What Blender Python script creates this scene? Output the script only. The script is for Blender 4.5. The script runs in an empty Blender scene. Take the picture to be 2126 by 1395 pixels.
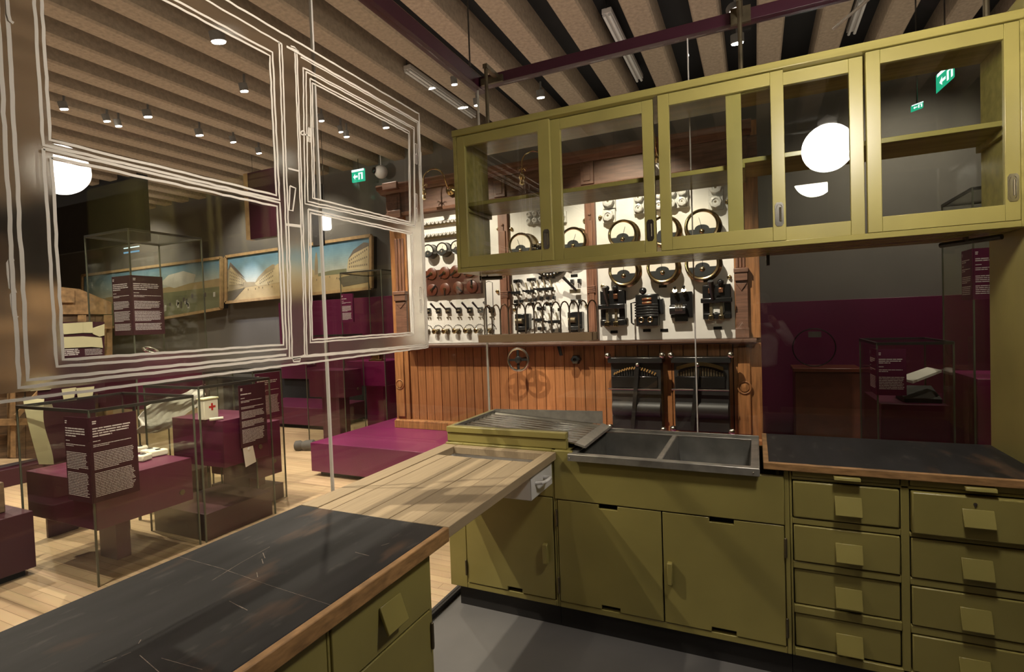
import bpy, bmesh, math, random
from mathutils import Vector, Matrix
random.seed(7)
S = bpy.context.scene
COL = S.collection
PI = math.pi

# ------------------------------------------------------------------ camera
CW, CH = 2126.0, 1395.0
CAM = Vector((1.275, -2.4305, 1.55)); YAW, PITCH, ROLL, FPX = -0.4339, -0.028, -0.0357, 1093.46
def cam_axes():
    cy, sy, cp, sp = math.cos(YAW), math.sin(YAW), math.cos(PITCH), math.sin(PITCH)
    f = Vector((sy*cp, cy*cp, sp)); r = Vector((cy, -sy, 0)); u = r.cross(f)
    cr, sr = math.cos(ROLL), math.sin(ROLL)
    return cr*r + sr*u, -sr*r + cr*u, f
RX, UP, FW = cam_axes()
def at(u, v, x=None, y=None, z=None):
    """survey helper: the point of a known plane (x=, y= or z= const) sighted at a photograph pixel"""
    d = FW + RX*((u - CW/2)/FPX) - UP*((v - CH/2)/FPX)
    t = (x - CAM.x)/d.x if x is not None else (y - CAM.y)/d.y if y is not None else (z - CAM.z)/d.z
    return CAM + t*d
cd = bpy.data.cameras.new('camera'); cam = bpy.data.objects.new('camera', cd); COL.objects.link(cam)
cd.sensor_width = 36.0; cd.sensor_fit = 'HORIZONTAL'; cd.lens = FPX/CW*36.0
cd.clip_start = 0.02
m4 = Matrix((RX, UP, -FW)).transposed().to_4x4(); m4.translation = CAM
cam.matrix_world = m4
S.camera = cam

# ------------------------------------------------------------------ world, exposure, lights
w = bpy.data.worlds.new('world'); S.world = w; w.use_nodes = True
w.node_tree.nodes['Background'].inputs[0].default_value = (0.05, 0.045, 0.04, 1)
w.node_tree.nodes['Background'].inputs[1].default_value = 0.6
S.view_settings.view_transform = 'Standard'; S.view_settings.look = 'None'
S.view_settings.gamma = 1.0; S.view_settings.use_curve_mapping = False
S.view_settings.exposure = 0.12
S.cycles.transparent_max_bounces = 40
S.cycles.max_bounces = 10
S.cycles.sample_clamp_indirect = 6.0
S.cycles.caustics_refractive = True
S.cycles.blur_glossy = 0.6

def spot(name, loc, tgt, power, angle=50, blend=0.5, rad=0.03, col=(1, 0.88, 0.72)):
    l = bpy.data.lights.new(name, 'SPOT'); l.energy = power; l.spot_size = math.radians(angle); l.spot_blend = blend
    l.shadow_soft_size = rad; l.color = col
    o = bpy.data.objects.new(name, l); COL.objects.link(o); o.location = loc
    o.rotation_euler = (Vector(tgt) - Vector(loc)).to_track_quat('-Z', 'Y').to_euler()
    return o
def area(name, loc, size, power, col=(1, 0.88, 0.74), rot=(0, 0, 0)):
    l = bpy.data.lights.new(name, 'AREA'); l.energy = power; l.size = size; l.color = col
    o = bpy.data.objects.new(name, l); COL.objects.link(o); o.location = loc; o.rotation_euler = rot
    return o
# spotlights on the ceiling tracks
spot('spot_switchboard', (-2.3, 0.55, 4.0), (-1.5, 2.6, 1.5), 560, 52, 0.55)
spot('spot_switchboard', (0.1, 0.75, 4.0), (0.25, 2.6, 1.55), 560, 53, 0.55)
spot('spot_platform', (-3.2, 0.9, 4.0), (-2.3, 2.1, 0.4), 260, 50, 0.7)
spot('spot_floor', (-3.9, 0.2, 4.0), (-3.3, 0.6, 0), 650, 70, 0.8)
spot('spot_floor', (-2.2, -1.5, 4.0), (-1.2, -0.6, 0), 420, 75, 0.8)
spot('spot_painting', (-5.4, 3.55, 4.05), (-5.6, 4.6, 2.4), 120, 100, 0.8)
spot('spot_painting', (-7.2, 3.55, 4.05), (-7.2, 4.6, 2.4), 120, 100, 0.8)
spot('spot_painting', (-10.2, 3.4, 4.05), (-10.4, 4.6, 2.3), 150, 110, 0.8)
spot('spot_kitchen', (-1.7, -1.6, 4.0), (-0.2, -0.45, 0.2), 420, 27, 0.4)
spot('spot_kitchen', (-0.2, -3.2, 4.0), (-0.1, -1.3, 0.9), 40, 60, 0.6)
spot('spot_right', (2.9, 1.4, 4.0), (2.3, 2.5, 0.9), 90, 45, 0.6)
spot('spot_right', (2.7, 3.5, 4.05), (2.7, 4.5, 1.5), 130, 120, 0.9)
# the museum's general ceiling light
for x, y, e in ((-5.5, -0.5, 420), (-8.5, 1.5, 420), (-4.6, 2.6, 260), (-4.5, -3.5, 130), (0.8, -4.6, 30), (-3.0, 2.2, 200)):
    spot('house_light', (x, y, 4.05), (x + 0.2, y, 0), e, 130, 0.9, 0.05)
spot('spot_timber', (-4.4, -0.2, 4.05), (-6.1, 0.4, 1.0), 330, 60, 0.8)
# unseen upward fill, added to brighten the ribbed ceiling
up = area('ceiling_fill', (-4.5, -0.5, 3.95), 21, 250, rot=(PI, 0, 0)); up.data.shape = 'RECTANGLE'; up.data.size_y = 9.5
spot('spot_drawing', (1.9, -1.3, 3.9), (-0.3, -0.95, 2.1), 190, 36, 0.7)
spot('spot_left', (-0.9, -0.9, 3.95), (-3.4, 0.0, 0.9), 520, 36, 0.7)
spot('spot_wall', (-7.2, 3.4, 4.05), (-7.2, 4.55, 1.45), 330, 36, 0.8, col=(0.9, 0.88, 1.0))
spot('spot_camera', (-4.2, 3.3, 3.7), (-4.0, 4.4, 3.88), 14, 40, 0.7)

# ------------------------------------------------------------------ materials
def mat(name, col, rough=0.5, var=0.12, scale=6.0, stretch=(1, 1, 1), bump=0.0, metal=0.0, rand=0.0, spec=0.5, col2=None, detail=4.0, coat=0.0):
    m = bpy.data.materials.new(name); m.use_nodes = True
    nt = m.node_tree; b = nt.nodes['Principled BSDF']
    b.inputs['Roughness'].default_value = rough; b.inputs['Metallic'].default_value = metal
    b.inputs['Specular IOR Level'].default_value = spec
    if coat: b.inputs['Coat Weight'].default_value = coat
    tc = nt.nodes.new('ShaderNodeTexCoord'); mp = nt.nodes.new('ShaderNodeMapping'); mp.inputs['Scale'].default_value = stretch
    nt.links.new(tc.outputs['Object'], mp.inputs[0])
    n = nt.nodes.new('ShaderNodeTexNoise'); n.inputs['Scale'].default_value = scale; n.inputs['Detail'].default_value = detail
    nt.links.new(mp.outputs[0], n.inputs['Vector'])
    r = nt.nodes.new('ShaderNodeValToRGB')
    c2 = col2 if col2 else tuple(c*(1 - 2*var) for c in col)
    c1 = col if col2 else tuple(min(1, c*(1 + var)) for c in col)
    r.color_ramp.elements[0].position = 0.3; r.color_ramp.elements[1].position = 0.7
    r.color_ramp.elements[0].color = (*c2, 1); r.color_ramp.elements[1].color = (*c1, 1)
    nt.links.new(n.outputs['Fac'], r.inputs[0])
    out = r.outputs[0]
    if rand:
        oi = nt.nodes.new('ShaderNodeObjectInfo'); hs = nt.nodes.new('ShaderNodeHueSaturation'); mr = nt.nodes.new('ShaderNodeMapRange')
        mr.inputs['To Min'].default_value = 1 - rand; mr.inputs['To Max'].default_value = 1 + rand
        nt.links.new(oi.outputs['Random'], mr.inputs[0]); nt.links.new(mr.outputs[0], hs.inputs['Value']); nt.links.new(out, hs.inputs['Color'])
        va = nt.nodes.new('ShaderNodeVectorMath'); va.operation = 'ADD'; sc = nt.nodes.new('ShaderNodeVectorMath'); sc.operation = 'SCALE'
        cb = nt.nodes.new('ShaderNodeCombineXYZ'); nt.links.new(oi.outputs['Random'], cb.inputs[0]); nt.links.new(oi.outputs['Random'], cb.inputs[2])
        nt.links.new(cb.outputs[0], sc.inputs[0]); sc.inputs['Scale'].default_value = 37.0
        nt.links.new(mp.outputs[0], va.inputs[0]); nt.links.new(sc.outputs[0], va.inputs[1]); nt.links.new(va.outputs[0], n.inputs['Vector'])
        out = hs.outputs[0]
    nt.links.new(out, b.inputs['Base Color'])
    if bump:
        bp = nt.nodes.new('ShaderNodeBump'); bp.inputs['Strength'].default_value = bump; bp.inputs['Distance'].default_value = 0.004
        nt.links.new(n.outputs['Fac'], bp.inputs['Height']); nt.links.new(bp.outputs[0], b.inputs['Normal'])
    return m
def emat(name, col, strength):
    m = bpy.data.materials.new(name); m.use_nodes = True; nt = m.node_tree
    for n in list(nt.nodes):
        if n.type == 'BSDF_PRINCIPLED': nt.nodes.remove(n)
    e = nt.nodes.new('ShaderNodeEmission'); e.inputs[0].default_value = (*col, 1); e.inputs[1].default_value = strength
    nt.links.new(e.outputs[0], nt.nodes['Material Output'].inputs[0]); return m
def glassmat(name, tint=(0.97, 0.98, 0.96), gain=1.0, ior=1.5, rough=0.0):
    m = bpy.data.materials.new(name); m.use_nodes = True; nt = m.node_tree
    for n in list(nt.nodes):
        if n.type == 'BSDF_PRINCIPLED': nt.nodes.remove(n)
    t = nt.nodes.new('ShaderNodeBsdfTransparent'); t.inputs[0].default_value = (*tint, 1)
    g = nt.nodes.new('ShaderNodeBsdfGlossy'); g.inputs['Roughness'].default_value = rough
    lw = nt.nodes.new('ShaderNodeLayerWeight'); lw.inputs['Blend'].default_value = 0.5
    pw = nt.nodes.new('ShaderNodeMath'); pw.operation = 'POWER'; pw.inputs[1].default_value = 5.0
    f = nt.nodes.new('ShaderNodeMath'); f.operation = 'MULTIPLY_ADD'; f.inputs[1].default_value = 0.96; f.inputs[2].default_value = 0.04
    nt.links.new(lw.outputs['Facing'], pw.inputs[0]); nt.links.new(pw.outputs[0], f.inputs[0])
    ml = nt.nodes.new('ShaderNodeMath'); ml.operation = 'MULTIPLY'; ml.inputs[1].default_value = gain; ml.use_clamp = True
    mx = nt.nodes.new('ShaderNodeMixShader')
    nt.links.new(f.outputs[0], ml.inputs[0]); nt.links.new(ml.outputs[0], mx.inputs[0]); nt.links.new(t.outputs[0], mx.inputs[1]); nt.links.new(g.outputs[0], mx.inputs[2])
    nt.links.new(mx.outputs[0], nt.nodes['Material Output'].inputs[0]); return m
def frostmat(name):
    m = bpy.data.materials.new(name); m.use_nodes = True; nt = m.node_tree
    for n in list(nt.nodes):
        if n.type == 'BSDF_PRINCIPLED': nt.nodes.remove(n)
    r = nt.nodes.new('ShaderNodeBsdfRefraction'); r.inputs['Color'].default_value = (0.93, 0.92, 0.9, 1); r.inputs['Roughness'].default_value = 0.20; r.inputs['IOR'].default_value = 1.25
    d = nt.nodes.new('ShaderNodeBsdfTranslucent'); d.inputs[0].default_value = (0.8, 0.78, 0.74, 1)
    mx = nt.nodes.new('ShaderNodeMixShader'); mx.inputs[0].default_value = 0.04
    nt.links.new(r.outputs[0], mx.inputs[1]); nt.links.new(d.outputs[0], mx.inputs[2])
    nt.links.new(mx.outputs[0], nt.nodes['Material Output'].inputs[0]); return m

M = {}
M['green'] = mat('olive_paint', (0.318, 0.268, 0.082), 0.33, 0.08, 3.0, bump=0.02)
M['green_in'] = mat('olive_paint_inside', (0.318, 0.268, 0.082), 0.25, 0.10, 4.0, stretch=(0.4, 6, 6), bump=0.06)
M['lino'] = mat('black_linoleum', (0.021, 0.0195, 0.0205), 0.5, 0.25, 3.0, stretch=(5, 0.8, 1), spec=0.3)
M['edge'] = mat('edge_wood', (0.40, 0.22, 0.09), 0.5, 0.2, 20, stretch=(1, 1, 4), bump=0.1)
M['board'] = mat('scrubbed_wood', (0.36, 0.27, 0.165), 0.65, 0.07, 9, stretch=(14, 0.5, 3), bump=0.1, rand=0.14)
M['steel'] = mat('dull_steel', (0.40, 0.38, 0.34), 0.36, 0.15, 14, metal=0.65, bump=0.04)
M['tray'] = mat('tray_steel', (0.50, 0.48, 0.43), 0.2, 0.12, 10, metal=1.0)
M['basin'] = mat('sink_zinc', (0.095, 0.09, 0.078), 0.6, 0.15, 12, metal=0.3)
M['enamel'] = mat('white_enamel', (0.72, 0.70, 0.68), 0.2, 0.04, 4)
M['plinth'] = mat('plinth_black', (0.022, 0.019, 0.018), 0.6, 0.1, 4)
M['dark'] = mat('dark_gap', (0.01, 0.009, 0.008), 0.8, 0.05, 4)
M['chrome'] = mat('nickel', (0.62, 0.58, 0.5), 0.22, 0.1, 10, metal=1.0)
M['iron'] = mat('black_iron', (0.018, 0.018, 0.018), 0.25, 0.1, 8, spec=0.8)
M['gap_metal'] = mat('hinge_metal', (0.16, 0.13, 0.08), 0.45, 0.2, 14, metal=0.7)
M['oak'] = mat('oak', (0.36, 0.15, 0.055), 0.45, 0.13, 9, stretch=(9, 9, 0.5), bump=0.03, rand=0.2)
M['segment'] = mat('dial_segment', (0.035, 0.037, 0.036), 0.3, 0.1, 8)
M['blackpaint'] = mat('black_paint', (0.02, 0.019, 0.018), 0.5, 0.1, 8)
M['oak_frame'] = mat('oak_frame', (0.34, 0.15, 0.055), 0.42, 0.22, 7, stretch=(7, 7, 0.6), bump=0.06)
M['oak_dark'] = mat('dark_oak', (0.17, 0.085, 0.055), 0.45, 0.2, 7, stretch=(0.7, 7, 7), bump=0.06)
M['oak_shaded'] = mat('shaded_oak', (0.20, 0.092, 0.056), 0.42, 0.2, 7, stretch=(7, 7, 0.6), bump=0.06)  # darker, redder oak; shade behind the glass is put into its colour
M['ledge'] = mat('ledge_wood', (0.085, 0.042, 0.026), 0.4, 0.2, 7, stretch=(0.7, 7, 7))
M['marble'] = mat('marble', (0.80, 0.78, 0.74), 0.25, 0.07, 3.0, col2=(0.60, 0.58, 0.55), detail=8)
M['porcelain'] = mat('porcelain', (0.60, 0.59, 0.56), 0.15, 0.03, 5)
M['brass'] = mat('brass', (0.50, 0.39, 0.21), 0.2, 0.08, 9, metal=1.0)
M['bakelite'] = mat('black_bakelite', (0.012, 0.012, 0.012), 0.18, 0.1, 9, spec=0.8)
M['dial'] = mat('meter_dial', (0.75, 0.70, 0.60), 0.4, 0.03, 5)
M['redbrown'] = mat('red_vulcanite', (0.10, 0.026, 0.013), 0.35, 0.12, 7)
M['brownplate'] = mat('brown_plate', (0.075, 0.026, 0.016), 0.35, 0.12, 7)
M['copper'] = mat('copper', (0.65, 0.3, 0.17), 0.28, 0.08, 9, metal=1.0)
M['purple'] = mat('aubergine_paint', (0.105, 0.012, 0.046), 0.38, 0.06, 2)
M['purple_dk'] = mat('aubergine_dark', (0.045, 0.009, 0.018), 0.45, 0.06, 2)
M['magenta'] = mat('magenta_paint', (0.24, 0.018, 0.115), 0.32, 0.06, 2)
M['print'] = mat('white_print', (0.62, 0.58, 0.57), 0.6, 0.02, 3)
M['beam'] = mat('maroon_steel', (0.055, 0.012, 0.024), 0.4, 0.08, 3)
M['rib'] = mat('sprayed_concrete', (0.30, 0.225, 0.155), 0.9, 0.12, 30, bump=0.3)
M['slab'] = mat('black_ceiling', (0.012, 0.011, 0.011), 0.9, 0.1, 5)
M['wallgrey'] = mat('grey_wall', (0.135, 0.125, 0.112), 0.8, 0.05, 2)
M['walldark'] = mat('dark_wall', (0.045, 0.04, 0.038), 0.8, 0.05, 2)
M['vinyl'] = mat('grey_vinyl', (0.15, 0.143, 0.14), 0.45, 0.08, 2.5)
M['line'] = mat('white_line_paint', (0.82, 0.76, 0.68), 0.6, 0.03, 8)
M['hull'] = mat('beige_metal', (0.30, 0.20, 0.11), 0.5, 0.06, 4)
M['wire'] = mat('wire_metal', (0.24, 0.18, 0.12), 0.35, 0.08, 5, metal=0.5)
M['caseedge'] = mat('case_edge', (0.10, 0.105, 0.075), 0.3, 0.1, 6)
M['caserail'] = mat('case_rail', (0.05, 0.047, 0.042), 0.3, 0.1, 6, metal=0.4)
M['tube'] = mat('lamp_tube', (0.62, 0.58, 0.54), 0.35, 0.03, 4)
M['white'] = mat('white_plastic', (0.62, 0.60, 0.57), 0.4, 0.03, 4)
M['cloth'] = mat('white_cloth', (0.72, 0.69, 0.64), 0.9, 0.05, 5)
M['paper'] = mat('paper', (0.72, 0.67, 0.55), 0.8, 0.04, 5)
M['cream'] = mat('cream_paper', (0.62, 0.58, 0.36), 0.8, 0.04, 5)
M['oldwood'] = mat('old_wood', (0.14, 0.085, 0.045), 0.7, 0.25, 6, stretch=(1, 1, 6), bump=0.2)
M['timber'] = mat('ochre_timber', (0.26, 0.155, 0.07), 0.7, 0.2, 6, stretch=(1, 3, 3), bump=0.15)
M['red'] = mat('red_print', (0.45, 0.03, 0.025), 0.6, 0.03, 4)
M['scuff'] = mat('scuff_mark', (0.34, 0.28, 0.23), 0.8, 0.3, 60)
M['grip'] = mat('grey_felt', (0.12, 0.11, 0.10), 0.8, 0.1, 9)
M['gilt'] = mat('gilt_frame', (0.48, 0.33, 0.17), 0.4, 0.12, 12)
M['glass'] = glassmat('pane_glass', gain=1.0)
M['glass_case'] = glassmat('case_glass', tint=(0.975, 0.98, 0.96), gain=0.7)
M['glass_cab'] = glassmat('cabinet_glass', gain=1.1)
M['frost'] = frostmat('frosted_film')
M['globe'] = emat('opal_globe', (1, 0.93, 0.82), 82.0)
M['globe2'] = emat('opal_lamp', (1, 0.95, 0.88), 2.5)
M['platform'] = mat('aubergine_lit', (0.15, 0.014, 0.072), 0.33, 0.06, 2)  # brighter copy of the aubergine, strong spot lighting put into the colour
M['lens'] = emat('lamp_lens', (1, 0.93, 0.82), 60.0)
M['sign'] = emat('exit_sign_white', (0.75, 0.95, 0.95), 1.6)
M['signgreen'] = emat('exit_sign_green', (0.02, 0.4, 0.22), 1.2)
M['screen'] = emat('screen_blue', (0.25, 0.5, 0.75), 0.8)

def linomat():
    """black linoleum with brown worn patches and pale scuffs"""
    m = M['lino']; nt = m.node_tree; b = nt.nodes['Principled BSDF']
    src = b.inputs['Base Color'].links[0].from_socket
    tc = nt.nodes.new('ShaderNodeTexCoord'); mp = nt.nodes.new('ShaderNodeMapping'); mp.inputs['Scale'].default_value = (3.2, 1.1, 1)
    mp.inputs['Location'].default_value = (0.35, 2.1, 0)
    nt.links.new(tc.outputs['Object'], mp.inputs[0])
    def layer(src, scale, lo, hi, col, amt, detail=5):
        n = nt.nodes.new('ShaderNodeTexNoise'); n.inputs['Scale'].default_value = scale; n.inputs['Detail'].default_value = detail
        nt.links.new(mp.outputs[0], n.inputs['Vector'])
        r = nt.nodes.new('ShaderNodeMapRange'); r.inputs['From Min'].default_value = lo; r.inputs['From Max'].default_value = hi; r.inputs['To Max'].default_value = amt
        nt.links.new(n.outputs['Fac'], r.inputs[0])
        x = nt.nodes.new('ShaderNodeMixRGB'); x.inputs[2].default_value = (*col, 1)
        nt.links.new(r.outputs[0], x.inputs[0]); nt.links.new(src, x.inputs[1]); return x.outputs[0]
    o = layer(src, 2.2, 0.58, 0.74, (0.17, 0.09, 0.048), 0.7)
    o = layer(o, 9.0, 0.6, 0.8, (0.2, 0.18, 0.16), 0.35, 8)
    nt.links.new(o, b.inputs['Base Color'])
linomat()
def floormat():
    m = bpy.data.materials.new('oak_strip_floor'); m.use_nodes = True; nt = m.node_tree; b = nt.nodes['Principled BSDF']
    b.inputs['Roughness'].default_value = 0.4
    tc = nt.nodes.new('ShaderNodeTexCoord'); mp = nt.nodes.new('ShaderNodeMapping'); mp.inputs['Rotation'].default_value = (0, 0, 0)
    nt.links.new(tc.outputs['Object'], mp.inputs[0])
    br = nt.nodes.new('ShaderNodeTexBrick'); br.inputs['Scale'].default_value = 1.0
    br.inputs['Brick Width'].default_value = 0.9; br.inputs['Row Height'].default_value = 0.065; br.inputs['Mortar Size'].default_value = 0.0015
    br.inputs['Color1'].default_value = (0.50, 0.345, 0.19, 1); br.inputs['Color2'].default_value = (0.40, 0.265, 0.14, 1); br.inputs['Mortar'].default_value = (0.2, 0.12, 0.06, 1)
    nt.links.new(mp.outputs[0], br.inputs['Vector'])
    n = nt.nodes.new('ShaderNodeTexNoise'); n.inputs['Scale'].default_value = 4.0
    m2 = nt.nodes.new('ShaderNodeMapping'); m2.inputs['Scale'].default_value = (0.6, 12, 1); nt.links.new(tc.outputs['Object'], m2.inputs[0]); nt.links.new(m2.outputs[0], n.inputs['Vector'])
    x = nt.nodes.new('ShaderNodeMixRGB'); x.blend_type = 'MULTIPLY'; x.inputs[0].default_value = 0.16
    nt.links.new(br.outputs['Color'], x.inputs[1]); nt.links.new(n.outputs['Color'], x.inputs[2])
    hs = nt.nodes.new('ShaderNodeHueSaturation'); hs.inputs['Saturation'].default_value = 0.9; hs.inputs['Value'].default_value = 1.25
    nt.links.new(x.outputs[0], hs.inputs['Color']); nt.links.new(hs.outputs[0], b.inputs['Base Color'])
    return m
M['floor'] = floormat()

# ------------------------------------------------------------------ geometry helpers
class MB:
    def __init__(s): s.v = []; s.f = []; s.mi = []; s.cur = 0
    def add(s, vs, fs):
        o = len(s.v); s.v += [tuple(p) for p in vs]; s.f += [tuple(i + o for i in f) for f in fs]; s.mi += [s.cur]*len(fs); return s
    def box(s, x0, x1, y0, y1, z0, z1):
        if x0 > x1: x0, x1 = x1, x0
        if y0 > y1: y0, y1 = y1, y0
        if z0 > z1: z0, z1 = z1, z0
        return s.add([(x0, y0, z0), (x1, y0, z0), (x1, y1, z0), (x0, y1, z0), (x0, y0, z1), (x1, y0, z1), (x1, y1, z1), (x0, y1, z1)],
                     [(0, 3, 2, 1), (4, 5, 6, 7), (0, 1, 5, 4), (1, 2, 6, 5), (2, 3, 7, 6), (3, 0, 4, 7)])
    def frame(s, axis, p):
        a = Vector(axis).normalized(); t = Vector((0, 0, 1)) if abs(a.z) < 0.9 else Vector((1, 0, 0))
        e1 = a.cross(t).normalized(); e2 = a.cross(e1).normalized(); return Vector(p), a, e1, e2
    def lathe(s, prof, c, axis=(0, 0, 1), n=16):
        """prof: (radius, height along axis)"""
        c, a, e1, e2 = s.frame(axis, c); vs = []; fs = []
        for r, h in prof:
            for i in range(n):
                t = 2*PI*i/n; vs.append(c + a*h + e1*(r*math.cos(t)) + e2*(r*math.sin(t)))
        for k in range(len(prof) - 1):
            for i in range(n):
                j = (i + 1) % n; fs.append((k*n + i, k*n + j, (k + 1)*n + j, (k + 1)*n + i))
        if prof[0][0] > 1e-6: fs.append(tuple(range(n))[::-1])
        if prof[-1][0] > 1e-6: fs.append(tuple((len(prof) - 1)*n + i for i in range(n)))
        return s.add(vs, fs)
    def cyl(s, p0, p1, r, r1=None, n=14):
        p0, p1 = Vector(p0), Vector(p1); d = p1 - p0
        return s.lathe([(r, 0), (r1 if r1 is not None else r, d.length)], p0, d, n)
    def sphere(s, c, r, n=16, m=10, sz=1.0):
        return s.lathe([(max(1e-5, r*math.sin(PI*k/m)), -r*sz*math.cos(PI*k/m)) for k in range(m + 1)], c, (0, 0, 1), n)
    def tube(s, pts, r, n=8, closed=False):
        pts = [Vector(p) for p in pts]; vs = []; fs = []; L = len(pts); pe = None
        for i, p in enumerate(pts):
            d = (pts[(i + 1) % L] - pts[i - 1]) if closed or 0 < i < L - 1 else (pts[1] - pts[0] if i == 0 else pts[-1] - pts[-2])
            d.normalize()
            if pe is None:
                t = Vector((0, 0, 1)) if abs(d.z) < 0.9 else Vector((1, 0, 0)); e1 = d.cross(t).normalized()
            else: e1 = (pe - d*pe.dot(d)).normalized()
            pe = e1; e2 = d.cross(e1)
            for k in range(n):
                a = 2*PI*k/n; vs.append(p + e1*(r*math.cos(a)) + e2*(r*math.sin(a)))
        R = L if closed else L - 1
        for i in range(R):
            for k in range(n):
                a, b = i*n + k, i*n + (k + 1) % n; c, d2 = ((i + 1) % L)*n + (k + 1) % n, ((i + 1) % L)*n + k
                fs.append((a, b, c, d2))
        if not closed: fs += [tuple(range(n))[::-1], tuple((L - 1)*n + k for k in range(n))]
        return s.add(vs, fs)
    def torus(s, c, axis, R, r, n=28, m=8, a0=0, a1=2*PI):
        c, a, e1, e2 = s.frame(axis, c); full = abs(a1 - a0 - 2*PI) < 1e-6
        N = n if full else n + 1
        return s.tube([c + e1*(R*math.cos(a0 + (a1 - a0)*i/n)) + e2*(R*math.sin(a0 + (a1 - a0)*i/n)) for i in range(N)], r, m, full)
    def prism(s, poly, axis, a0, a1):
        """poly in the two other axes, in order (x: yz, y: xz, z: xy)"""
        def P(p, a): return (a, p[0], p[1]) if axis == 'x' else (p[0], a, p[1]) if axis == 'y' else (p[0], p[1], a)
        n = len(poly); vs = [P(p, a0) for p in poly] + [P(p, a1) for p in poly]
        return s.add(vs, [tuple(range(n))[::-1], tuple(range(n, 2*n))] + [(i, (i + 1) % n, n + (i + 1) % n, n + i) for i in range(n)])
    def bar(s, p0, p1, w, h, up=(0, 0, 1)):
        p0, p1 = Vector(p0), Vector(p1); d = (p1 - p0).normalized(); u = Vector(up); e = d.cross(u)
        if e.length < 1e-4: e = d.cross(Vector((1, 0, 0)))
        e.normalize(); u = e.cross(d); e *= w/2; u *= h/2
        return s.add([p0 - e - u, p0 + e - u, p0 + e + u, p0 - e + u, p1 - e - u, p1 + e - u, p1 + e + u, p1 - e + u],
                     [(0, 1, 2, 3), (7, 6, 5, 4), (0, 4, 5, 1), (1, 5, 6, 2), (2, 6, 7, 3), (3, 7, 4, 0)])
    def build(s, name, m, parent=None, bevel=0.0, smooth=True, off=None):
        me = bpy.data.meshes.new(name)
        if off is None:
            off = Vector((0, 0, 0)); p = parent
            while p is not None: off += p.location; p = p.parent
        me.from_pydata([Vector(v) - off for v in s.v], [], s.f)
        for k in (m if isinstance(m, (list, tuple)) else [m]): me.materials.append(M[k] if isinstance(k, str) else k)
        if any(s.mi): me.polygons.foreach_set('material_index', s.mi)
        bm = bmesh.new(); bm.from_mesh(me); bmesh.ops.recalc_face_normals(bm, faces=bm.faces); bm.to_mesh(me); bm.free()
        if smooth:
            me.polygons.foreach_set('use_smooth', [True]*len(me.polygons)); me.set_sharp_from_angle(angle=math.radians(35))
        me.update()
        o = bpy.data.objects.new(name, me); COL.objects.link(o)
        if parent is not None: o.parent = parent
        if bevel:
            b = o.modifiers.new('bevel', 'BEVEL'); b.width = bevel; b.segments = 2; b.limit_method = 'ANGLE'; b.angle_limit = math.radians(50)
        return o
def tag(o, label, cat, group=None):
    o['label'] = label; o['category'] = cat
    if group: o['group'] = group
    return o
def thing(name, label, cat, loc=(0, 0, 0), group=None, rotz=0):
    o = bpy.data.objects.new(name, None); COL.objects.link(o); o.location = loc; o.rotation_euler = (0, 0, rotz)
    o.empty_display_size = 0.1
    return tag(o, label, cat, group)
def struct(o): o['kind'] = 'structure'; return o
def sroot(name):
    o = bpy.data.objects.new(name, None); COL.objects.link(o); return struct(o)
def copy_tree(o, parent=None, loc=None):
    c = o.copy(); COL.objects.link(c)
    if parent is not None: c.parent = parent
    if loc is not None: c.location = loc
    for ch in list(o.children): copy_tree(ch, c)
    return c
def B(*a): return MB().box(*a)

# key surveyed planes
XL, XR = -0.2735, 2.21          # kitchen run, left and right ends
YB = 0.565                      # back of the run
ZC = 0.897                      # worktop height
GX, GY = -0.305, 0.59           # planes of the two glass walls
YM = 2.62                       # face of the marble
# ------------------------------------------------------------------ structure
fl = struct(MB().box(-16, 7, -6, 8, -0.06, 0).build('floor', 'floor'))
fk = struct(MB().box(GX, 3.4, -4.5, GY, 0.0005, 0.006).build('floor_kitchen', 'vinyl'))
struct(MB().box(GX - 0.02, GX + 0.016, -4.5, GY, 0.0005, 0.034).build('trim_1', 'plinth', bevel=0.002))
struct(MB().box(GX + 0.016, 3.4, GY - 0.012, GY + 0.02, 0.0005, 0.034).build('trim_2', 'plinth', bevel=0.002))
ce = sroot('ceiling')
MB().box(-16, 7, -6, 4.75, 4.47, 4.9).build('ceiling_slab', 'slab', ce)
rib0 = MB().prism([(-0.115, 4.22), (-0.10, 4.2), (0.10, 4.2), (0.115, 4.22), (0.115, 4.475), (-0.115, 4.475)], 'y', -6, 4.6).build('rib', 'rib', ce)
rib0.location.x = -0.139 - 0.5325*22
for i in range(1, 36):
    o = rib0.copy(); COL.objects.link(o); o.location.x = rib0.location.x + 0.5325*i
struct(MB().box(-16, 7, 4.6, 4.75, 0, 4.78).build('wall_back', 'wallgrey'))
struct(MB().box(-16.15, -16, -6, 4.75, 0, 4.78).build('wall_left', 'walldark'))
struct(MB().box(7, 7.15, -6, 4.75, 0, 4.78).build('wall_right', 'walldark'))
struct(MB().box(-16.15, 7.15, -6.15, -6, 0, 4.78).build('wall_front', 'walldark'))
struct(MB().box(-6.55, -2.5, 4.46, 4.6, 0.66, 2.03).build('trim_3', 'purple', bevel=0.003))
struct(MB().box(1.0, 7, 4.5, 4.6, 0.0, 1.66).build('trim_4', 'purple', bevel=0.003))
struct(MB().box(-8.2, -2.5, 4.5, 4.6, 0.0, 0.66).build('recess_shade_back', 'slab'))  # black board in place of the shaded recess below the cladding

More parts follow.
